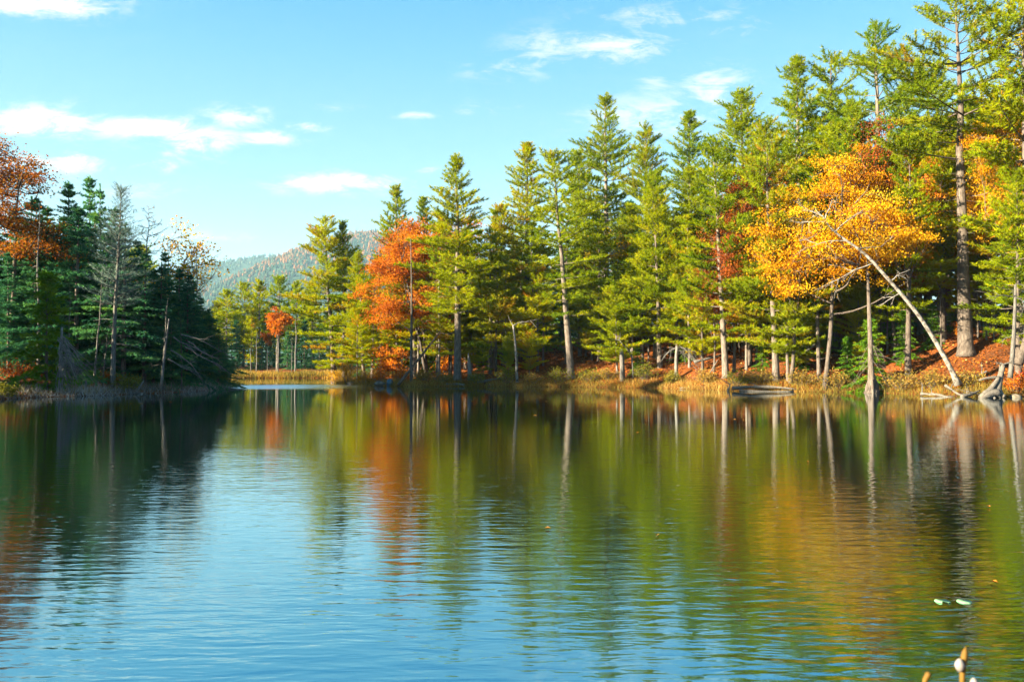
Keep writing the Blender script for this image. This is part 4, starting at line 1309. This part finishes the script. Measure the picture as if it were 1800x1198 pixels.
log('long bleached log lying along the waterline under the golden oak', [(1287, 682, 62.6), (1320, 679.5, 62.4), (1365, 680, 62.0), (1400, 684, 61.5)], .16, limbs=1, seed=2)
log('second bleached pole floating below the long bleached log', [(1300, 686, 62), (1340, 688, 61.2), (1395, 687.5, 61)], .10, seed=3, taper=.4)
log('short forked bleached branch upright at the left end of the bleached log', [(1279, 688, 63), (1282, 680, 63), (1284, 673, 63)], .10, limbs=2, seed=4)
log('pale driftwood stick along the shore left of the forked branch', [(1195, 682, 68), (1230, 682, 67), (1255, 683, 66)], .09, limbs=2, seed=5)
log('low grey log at the water below the conical pine', [(785, 677.5, 76.2), (800, 676, 76), (817, 677, 75.8)], .2, 'deadwood', seed=6, taper=.3)
log('pale log slanting up the bank right of the pointed snag', [(843, 671, 76.5), (870, 666, 77), (895, 662, 78)], .16, seed=7)
log('small white stick at the water below the slanting log', [(857, 678, 75.8), (868, 676, 75.8)], .13, seed=8)
log('long thin log lying on orange leaves left of the layered pine', [(1220, 636, 70), (1245, 630, 70), (1268, 624, 70.3)], .14, 'deadwood', seed=9, taper=.3)
log('thin pale branch leaning on the layered pine trunk', [(1248, 655, 68), (1262, 632, 68)], .06, 'deadwood', seed=10)
log('dead branch poking down the slope left of the golden oak trunk', [(1440, 600, 63), (1415, 618, 63), (1405, 628, 63)], .09, 'deadwood', 3, seed=11)
log('sunlit log lying across the red leaves behind the leaning grey pine', [(940, 657, 80), (985, 651, 80), (1020, 648, 80)], .13, 'deadwood', seed=12)
log('bare pole lying flat at the foot of the leaning pale trunk', [(1618, 692, 53), (1650, 692.5, 52.4), (1664, 698, 51.4), (1678, 699, 51)], .10, limbs=2, seed=13)
log('curved driftwood limb rising from the water by the leaning pale trunk', [(1662, 677, 52.5), (1675, 686, 52), (1688, 695, 51.4), (1698, 692, 51.6)], .10, limbs=2, seed=14)
log('short upright stick in the shallows left of the leaning pale trunk', [(1621, 694, 53), (1621, 682, 53), (1621, 673, 53)], .06, seed=15, taper=.8)
log('tangled low driftwood left of the bleached root stump', [(1690, 697, 51), (1710, 692, 51.3), (1722, 686, 51.6)], .12, limbs=5, seed=16)
log('grey log lying in the ferns behind the bleached root stump', [(1690, 660, 55), (1712, 664, 54.5), (1735, 652, 54)], .12, 'deadwood', 3, seed=17)
log('thick dark trunk slanting down at the right edge', [(1830, 560, 54), (1805, 605, 54), (1788, 640, 54)], .34, 'bark', seed=18, taper=.2)

# bleached root stump on the right shore
b = MB()
for pts, rr in [([(1746, 700, 50.4), (1752, 685, 50.6), (1757, 668, 50.8), (1761, 650, 51), (1763, 639, 51)], [.5, .42, .30, .24, .2, .19, .18, .17, .16, .1]),
                ([(1725, 698, 50), (1738, 688, 50.3), (1748, 676, 50.5), (1756, 662, 50.7)], [.2, .2, .21, .2, .18, .17, .16, .14, .12, .1]),
                ([(1722, 704, 49.6), (1740, 694, 50), (1752, 690, 50.3)], [.12, .14, .17, .2, .22, .24, .26, .28, .3, .3]),
                ([(1752, 704, 49.6), (1745, 697, 50), (1748, 688, 50.4)], [.1] * 10),
                ([(1766, 697, 50), (1758, 692, 50.3), (1752, 684, 50.6)], [.1, .12, .14, .16, .18, .2, .2, .2, .2, .2]),
                ([(1721, 668, 51), (1735, 664, 51), (1752, 663, 51)], [.05, .06, .07, .08, .08, .09, .09, .1, .1, .1])]:
    b.tube(smooth_path(pix_path(pts), 10), rr, 8, True, .5, rd, .10)
bare_limb(b, at_y(1763, 641, 51), (1, 0, .5), 1.6, .06, rd, 1, -.6)
bare_limb(b, at_y(1763, 640, 51), (-.6, 0, .2), .6, .07, rd, 1)
single('root_stump', b, 'driftwood', 'twisted bleached root stump at the water on the right', 'stump')


def rock(name, u, v, y, sx_, sy_, sz_, mat, label, seed):
    r_ = np.random.default_rng(seed)
    p = at_y(u, v, y)
    n, m_ = 7, 10
    th = np.linspace(0, math.pi, n)
    ph = np.linspace(0, 2 * math.pi, m_, endpoint=False)
    V = []
    for t in th:
        for f in ph:
            k = 1 + r_.normal(0, .12)
            V.append((p[0] + sx_ * k * math.sin(t) * math.cos(f), p[1] + sy_ * k * math.sin(t) * math.sin(f), p[2] + sz_ * k * math.cos(t)))
    q = [(i * m_ + j, i * m_ + (j + 1) % m_, (i + 1) * m_ + (j + 1) % m_, (i + 1) * m_ + j) for i in range(n - 1) for j in range(m_)]
    b = MB()
    b.add(V, None, q)
    single(name, b, mat, label, 'stone', False)


rock('shore_stone', 667, 674, 77.8, .55, .4, .25, 'rock', 'pale low stone at the waterline near the point', 1)
rock('shore_stone', 685, 673, 77.4, .3, .3, .42, 'bluestone', 'blue-grey upright stone at the waterline left of the dark leaning log', 2)
rock('shore_stone', 618, 675, 83, .5, .4, .25, 'rock', 'grey stone under the golden shrubs on the point', 3)
rock('shore_stone', 1120, 681, 71.5, .4, .4, .2, 'rock', 'small pale stone below the round olive bush', 4)
rock('shore_stone', 1786, 698, 50.5, .4, .3, .2, 'rock', 'small stones by the water at the right edge', 5)

# left bank wood
log('long pale log lying along the left shore below the yellow shrub', [(190, 692, 55.6), (225, 691, 56), (252, 692, 56.2)], .11, 'deadwood', 1, seed=21, taper=.4)
log('broken stick standing up beside the yellow shrub', [(238, 692, 56), (246, 680, 56), (253, 668, 56.2)], .10, 'deadwood', 1, seed=22)
log('grey log on the left shore under the fallen branches', [(92, 692, 53), (110, 695, 52.6), (124, 694, 52.5)], .14, 'deadwood', 3, seed=23)
log('low log lying at the left edge of the shore', [(-20, 672, 53), (10, 672, 53), (34, 674, 53)], .10, 'deadwood', 2, seed=24)
log('short white post left of the yellow shrub', [(152, 684, 55), (151, 676, 55), (151, 668, 55)], .07, 'deadwood', seed=25, taper=.2)
log('small slanting white stick at the left shore', [(50, 682, 53), (56, 673, 53)], .05, 'deadwood', seed=26)
log('pale fallen stem lying out from the left point into the water', [(392, 681, 67.5), (410, 683, 67.5), (440, 686, 65)], .06, 'deadwood', 2, seed=27)
b = MB()
for k in range(34):
    p0 = at_y(104 + rd.uniform(-3, 10), 600 + rd.uniform(-12, 30), 53.5 + rd.uniform(-.6, .6))
    bare_limb(b, p0, (rd.uniform(.1, .9), rd.normal(0, .3), rd.uniform(-1.2, -.5)), rd.uniform(1.4, 3.2), .035, rd, 1, -.05, 4, 4)
b.tube(smooth_path(pix_path([(105, 690, 53.5), (107, 640, 53.5), (109, 575, 53.5)]), 8), np.linspace(.14, .06, 8), 6, True, .5, rd, .05)
single('fallen_branches', b, 'deadwood', 'grey tangle of fallen branches hanging to the left shore', 'branches')
b = MB()
for (u, v, du) in [(305, 592, 1), (318, 588, 1), (330, 600, 1), (300, 615, .6), (345, 622, 1), (295, 630, .8), (325, 610, .7)]:
    bare_limb(b, at_y(u, v, 58.5), (du, .1, rd.uniform(-.45, -.05)), rd.uniform(2, 3.2), .05, rd, 2, -.2, 4, 3)
b.tube(smooth_path(pix_path([(283, 684, 58.5), (287, 640, 58.5), (291, 610, 58.5), (297, 560, 58.5)]), 9), np.linspace(.12, .04, 9), 6, True, .5, rd, .05)
single('drooping_dead_limbs', b, 'deadwood', 'long pale dead limbs drooping toward the end of the left point', 'branches')
b = MB()
for (u, v) in [(190, 602), (195, 604), (192, 613), (196, 590), (193, 575), (200, 560)]:
    bare_limb(b, at_y(u, v, 56.8), (1, 0, rd.uniform(-.1, .1)), rd.uniform(1.2, 2.2), .035, rd, 1, -.05, 4, 2)
b.tube(smooth_path(pix_path([(198, 684, 56.8), (199, 620, 56.8), (203, 520, 56.8), (210, 430, 56.8)]), 9), np.linspace(.20, .07, 9), 7, True, .5, rd, .05)
single('pale_trunk', b, 'deadwood', 'whitish trunk with horizontal dead stubs on the left bank', 'dead tree')


# ------------------------------------------------------------------ shrubs
def shrub(u, v, y, wid, hgt, mat, label, seed, n=900, leaf=(.14, .07), name='shrub'):
    r_ = np.random.default_rng(seed)
    y = ashore(u, y, 0.15)
    x = at_y(u, v, y)[0]
    z = gz(x, y)
    z = max(z, 0.0)
    root = bpy.data.objects.new(name, None)
    root.location = (x, y, z - .05)
    COL.objects.link(root)
    st, lf = MB(), MB()
    ns = 34
    a = r_.uniform(0, 6.28, ns)
    rr = r_.uniform(0, 1, ns) ** .6
    for k in range(ns):
        tip = np.array([math.cos(a[k]) * rr[k] * wid / 2, math.sin(a[k]) * rr[k] * wid / 2, hgt * (1.05 - .55 * rr[k] ** 2) * r_.uniform(.75, 1.1)])
        p0 = tip * [.25, .25, 0]
        S = np.linspace(0, 1, 4)
        pts = p0 + np.outer(S, tip - p0) + np.outer(np.sin(S * 3.14), [0, 0, .12 * hgt])
        st.tube(pts, .018 * (1 - .7 * S), 3, False)
        m = n // ns
        s = r_.uniform(.25, 1.05, m)
        P = np.column_stack([np.interp(s, S, pts[:, q]) for q in range(3)]) + r_.normal(0, .10 * wid ** .5, (m, 3))
        P[:, 2] = np.maximum(P[:, 2], .05)
        N_ = r_.standard_normal((m, 3))
        lf.leaves(P, unit(N_), leaf[0] * r_.uniform(.7, 1.4, m), leaf[1] * r_.uniform(.7, 1.3, m), np.clip(r_.normal(.5, .2, m), 0, 1), r_)
    obj('stems', st.mesh(name + '_stems', M['bark']), root)
    obj('foliage', lf.mesh(name + '_leaves', M[mat]), root)
    tag(root, label, 'shrub')


for i, (u, v, y, wd, h, mat, lab) in enumerate([
    (612, 676, 82, 3.4, 2.1, 'goldgrass', 'glowing golden shrub on the tip of the point'),
    (590, 675, 85, 2.2, 1.3, 'goldgrass', 'small golden shrub overhanging the channel'),
    (640, 676, 81, 3.0, 1.5, 'goldgrass', 'second golden shrub right of the brightest one'),
    (668, 675, 80, 2.6, 1.1, 'orange', 'low orange shrub above the pale stone'),
    (705, 674, 79, 2.6, 1.1, 'orange', 'low orange shrub behind the dark leaning log'),
    (745, 674, 78, 2.4, 1.0, 'grass', 'brown shrub at the foot of the forked maple'),
    (775, 674, 77, 2.6, 1.0, 'grass', 'dull brown shrub left of the conical pine'),
    (838, 676, 76.5, 2.2, 1.1, 'bush', 'dark olive shrub by the pointed snag'),
    (893, 677, 76, 3.2, 1.4, 'bush', 'grey-green shrub left of the thin white snag'),
    (935, 677, 75.5, 2.6, 1.0, 'grass', 'straw-coloured shrub right of the thin white snag'),
    (985, 677, 75, 3.0, 1.3, 'bush', 'olive shrub at the foot of the leaning grey pine'),
    (1035, 677, 74.5, 3.2, 1.2, 'bush', 'olive shrub right of the leaning grey pine'),
    (1070, 678, 73.8, 2.6, 1.0, 'grass', 'pale grassy shrub left of the pale broken trunk'),
    (1135, 680, 72.2, 2.8, 1.5, 'bush', 'round olive bush right of the pale broken trunk'),
    (1182, 681, 70, 1.8, 1.0, 'bush', 'yellow-green bush below the dead tangle'),
    (1235, 682, 67.8, 2.6, 1.0, 'grass', 'orange-brown shrub left of the forked branch'),
    (1295, 680, 64.6, 2.6, 1.2, 'bush', 'olive shrub behind the forked bleached branch'),
    (1340, 680, 64, 2.6, 1.1, 'grass', 'rust grassy shrub behind the bleached log'),
    (1410, 682, 62.4, 3.0, 1.2, 'grass', 'orange grassy shrub right of the stout pine trunk'),
    (1470, 684, 60.8, 3.2, 1.3, 'grass', 'orange grassy shrub left of the shaggy cedar'),
    (1585, 685, 57.4, 3.0, 1.3, 'grass', 'tawny shrub right of the shaggy cedar'),
    (1635, 685, 56, 2.6, 1.2, 'grass', 'tawny shrub left of the leaning pale trunk foot'),
    (1700, 684, 53.8, 2.6, 1.2, 'grass', 'tawny shrub between the leaning trunk and the root stump'),
    (1790, 684, 52.6, 2.4, 1.2, 'orange', 'reddish shrub at the right edge behind the root stump'),
    (228, 688, 56.6, 2.6, 1.1, 'bush', 'yellow-green rounded shrub on the left shore'),
    (190, 684, 57.5, 2.2, 1.1, 'rust', 'dull red shrub left of the yellow-green shrub'),
    (8, 698, 48.6, 1.8, .7, 'bush', 'low tuft of shrub at the left edge of the shore'),
    (30, 668, 56, 3.2, 1.4, 'rust', 'dull reddish brush under the hemlocks at the left edge'),
]):
    shrub(u, v, y, wd, h, M and mat, lab, 300 + i)
shrub(1799, 662, 53.6, .9, .9, 'redplant', 'small bright red plant at the right edge', 399, 300)

# ------------------------------------------------------------------ shore grass, brush, meadow and fallen leaves


def along(poly, n, d0, d1, rng, power=1.0):
    poly = np.asarray(poly)
    seg = np.diff(poly, axis=0)
    L = np.hypot(*seg.T)
    c = np.concatenate([[0], np.cumsum(L)])
    s = rng.uniform(0, c[-1], n)
    k = np.clip(np.searchsorted(c, s) - 1, 0, len(L) - 1)
    t = (s - c[k]) / L[k]
    p = poly[k] + seg[k] * t[:, None]
    nrm = np.column_stack([seg[k, 1], -seg[k, 0]]) / L[k][:, None]
    d = d0 + (d1 - d0) * rng.uniform(0, 1, n) ** power
    q = p + nrm * d[:, None]
    wrong = (lake_dist(q) < 0) & (d > 0.05)
    q[wrong] = (p - nrm * d[:, None])[wrong]
    return q


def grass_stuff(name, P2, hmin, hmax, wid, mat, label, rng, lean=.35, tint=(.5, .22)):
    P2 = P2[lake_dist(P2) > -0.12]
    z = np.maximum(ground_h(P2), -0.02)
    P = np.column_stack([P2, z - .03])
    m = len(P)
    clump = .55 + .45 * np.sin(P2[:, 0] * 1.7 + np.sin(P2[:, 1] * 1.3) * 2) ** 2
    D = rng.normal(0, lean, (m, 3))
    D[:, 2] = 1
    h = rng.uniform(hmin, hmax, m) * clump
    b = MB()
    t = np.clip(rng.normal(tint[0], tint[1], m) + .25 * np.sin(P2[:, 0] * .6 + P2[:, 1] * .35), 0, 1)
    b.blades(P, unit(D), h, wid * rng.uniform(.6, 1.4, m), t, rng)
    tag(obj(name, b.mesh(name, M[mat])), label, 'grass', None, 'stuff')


rg = np.random.default_rng(88)
RS = np.array([(36.5, 50.5)] + RIGHT + [(-21.5, 92)])
grass_stuff('shore_grass', along(RS, 24000, -0.1, 1.8, rg, 1.3), .15, .75, .03, 'grass', 'tawny sedge and dead grass fringing the right shore', rg)
LS = np.array([(-33.5, 73)] + LEFT + [(-31, 42)])
grass_stuff('shore_brush', along(LS, 9000, -0.1, 3.4, rg, 1.2), .25, .9, .03, 'greytwig', 'grey twiggy brush fringing the left shore', rg, .6)
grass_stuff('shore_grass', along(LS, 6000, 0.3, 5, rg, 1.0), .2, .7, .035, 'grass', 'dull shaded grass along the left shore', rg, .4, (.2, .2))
mx = rg.uniform(-75, -16, 26000)
my = 112 + rg.uniform(0, 16, 26000) ** 1.0
grass_stuff('meadow_grass', np.column_stack([mx, my]), .5, 1.15, .10, 'grass', 'tawny marsh grass along the far shore', rg, .3, (.35, .25))

n = 34000
u_ = rg.uniform(580, 1850, n)
sh = np.interp(u_, [580, 720, 1000, 1280, 1530, 1850], [90, 77, 74, 65, 60, 50])
y_ = sh + rg.uniform(0, 1, n) ** 1.4 * 26 - 1
P2 = np.column_stack([(u_ - CX) / F * y_, y_])
P2 = P2[lake_dist(P2) > .5]
P = np.column_stack([P2, ground_h(P2) + .03 + rg.uniform(0, .05, len(P2))])
Nn = rg.normal(0, .45, (len(P), 3))
Nn[:, 2] = 1
b = MB()
b.leaves(P, unit(Nn), .17 * rg.uniform(.7, 1.4, len(P)), .13, np.clip(rg.normal(.5, .25, len(P)), 0, 1), rg)
tag(obj('leaf_litter', b.mesh('leaf_litter', M['litter'])), 'fallen orange leaves covering the right bank', 'leaves', None, 'stuff')

# ------------------------------------------------------------------ on the water


def pad(u, v, size, rot, mat, label, name='lily_pad', notch=.5, cat='lily pad', group=None, z=-.006, curl=.0):
    p = at_z(u, v, z)
    k = 22
    b = MB()
    a = np.linspace(notch / 2, 2 * math.pi - notch / 2, k)
    r_ = np.random.default_rng(int(u))
    rad = size * (1 + .03 * r_.standard_normal(k))
    top = np.column_stack([rad * np.cos(a + rot), rad * np.sin(a + rot), .010 + curl * np.sin(a * 2) ** 2])
    low = top * [1, 1, 1] - [0, 0, .008]
    V = np.vstack([[0, 0, .010], top, [0, 0, .002], low])
    tr = []
    for j in range(k - 1):
        tr += [(0, 1 + j, 2 + j), (k + 1, k + 3 + j, k + 2 + j)]
    q = [(1 + j, k + 2 + j, k + 3 + j, 2 + j) for j in range(k - 1)]
    b.add(V, tr, q)
    o = obj(name, b.mesh(name, M[mat]), None, p)
    tag(o, label, cat, group)


pad(1657, 1058, .062, 4.6, 'lily', 'left of the two floating green lily pads', notch=.9, curl=.006)
pad(1695, 1058, .062, 1.2, 'lily', 'right of the two floating green lily pads', notch=.25, curl=.003)

leaf_b = MB()
leaf_b.leaves(np.zeros((1, 3)) + [0, 0, .01], np.array([[0, 0, 1.0]]), .16, .11, np.array([.9]), rg)
leaf_me = leaf_b.mesh('floating_leaf', M['litter'])
rl = np.random.default_rng(5)
spots = [(1290, 737), (1308, 738), (830, 705), (850, 707), (880, 709), (912, 706), (760, 704), (700, 707), (960, 705), (1018, 706), (1030, 708), (1085, 707), (560, 700), (600, 701), (640, 706), (540, 711), (505, 696), (1568, 732), (1420, 812), (1155, 941), (963, 929), (1738, 891), (1748, 1024), (230, 709), (248, 709), (300, 706), (85, 707), (940, 730), (1380, 745), (700, 730), (1120, 760)]
for (u, v) in spots:
    p = at_z(u, v, .006)
    o = obj('floating_leaf', leaf_me, None, p)
    o.rotation_euler = (0, 0, rl.uniform(0, 6.28))
    s = rl.uniform(.7, 1.5) * (1.0 if v < 780 else .4)
    o.scale = (s, s, 1)
    tag(o, 'tiny fallen leaf floating on the lake', 'leaf', 'fallen leaves floating on the lake')

# reed-like plant close to the camera
root = bpy.data.objects.new('bank_plant', None)
px_, py_ = at_y(1695, 1150, 2.0)[0], 2.0
zg = gz(px_, py_)
root.location = (px_, py_, zg)
COL.objects.link(root)
tag(root, 'blurred ochre stalks with a white seed head at the bottom right corner', 'plant')
org = np.array([px_, py_, zg])
for nm, pts, r in [('stalk', [(1690, 1198), (1693, 1165), (1698, 1136)], .008), ('stalk', [(1620, 1205), (1630, 1187), (1634, 1180)], .007)]:
    b = MB()
    P = [np.array([px_ + .03, py_, zg - .03])] + [at_y(u, v, 2.0) for u, v in pts]
    P = smooth_path(np.array(P), 12) - org
    b.tube(P, np.concatenate([np.linspace(.004, r, 9), [r, r * .8, .001]]), 6, True)
    obj(nm, b.mesh(nm, M['stalk'], True), root)
for (u, v, s) in [(1687, 1168, .0105), (1712, 1199, .008)]:
    b = MB()
    c = at_y(u, v, 1.99) - org
    tq = np.linspace(0, 1, 9)
    b.tube(c + np.outer(tq - .5, [0, 0, s * 3.0]), s * np.sin(np.clip(tq * .92 + .06, 0, 1) * math.pi) ** .7 + .001, 10, True)
    obj('seed_head', b.mesh('seed_head', M['berry'], True), root)

# ------------------------------------------------------------------ haze
hz = MB()
x0, x1, y0, y1, z0, z1 = -7200, 7200, -3200, 8700, -5, 700
hz.add([(x0, y0, z0), (x1, y0, z0), (x1, y1, z0), (x0, y1, z0), (x0, y0, z1), (x1, y0, z1), (x1, y1, z1), (x0, y1, z1)], None,
       [(3, 2, 1, 0), (4, 5, 6, 7), (0, 1, 5, 4), (1, 2, 6, 5), (2, 3, 7, 6), (3, 0, 4, 7)])
m, N = new_mat('haze')
pv = N.n('ShaderNodeVolumePrincipled')
pv.inputs['Color'].default_value = (0.42, 0.74, 1.0, 1)
pv.inputs['Density'].default_value = 0.00008
pv.inputs['Anisotropy'].default_value = 0.0
N.set(N.n('ShaderNodeOutputMaterial').inputs['Volume'], pv.outputs[0])
tag(obj('haze', hz.mesh('haze', m)), 'thin blue haze in the valley air', 'haze', None, 'stuff')
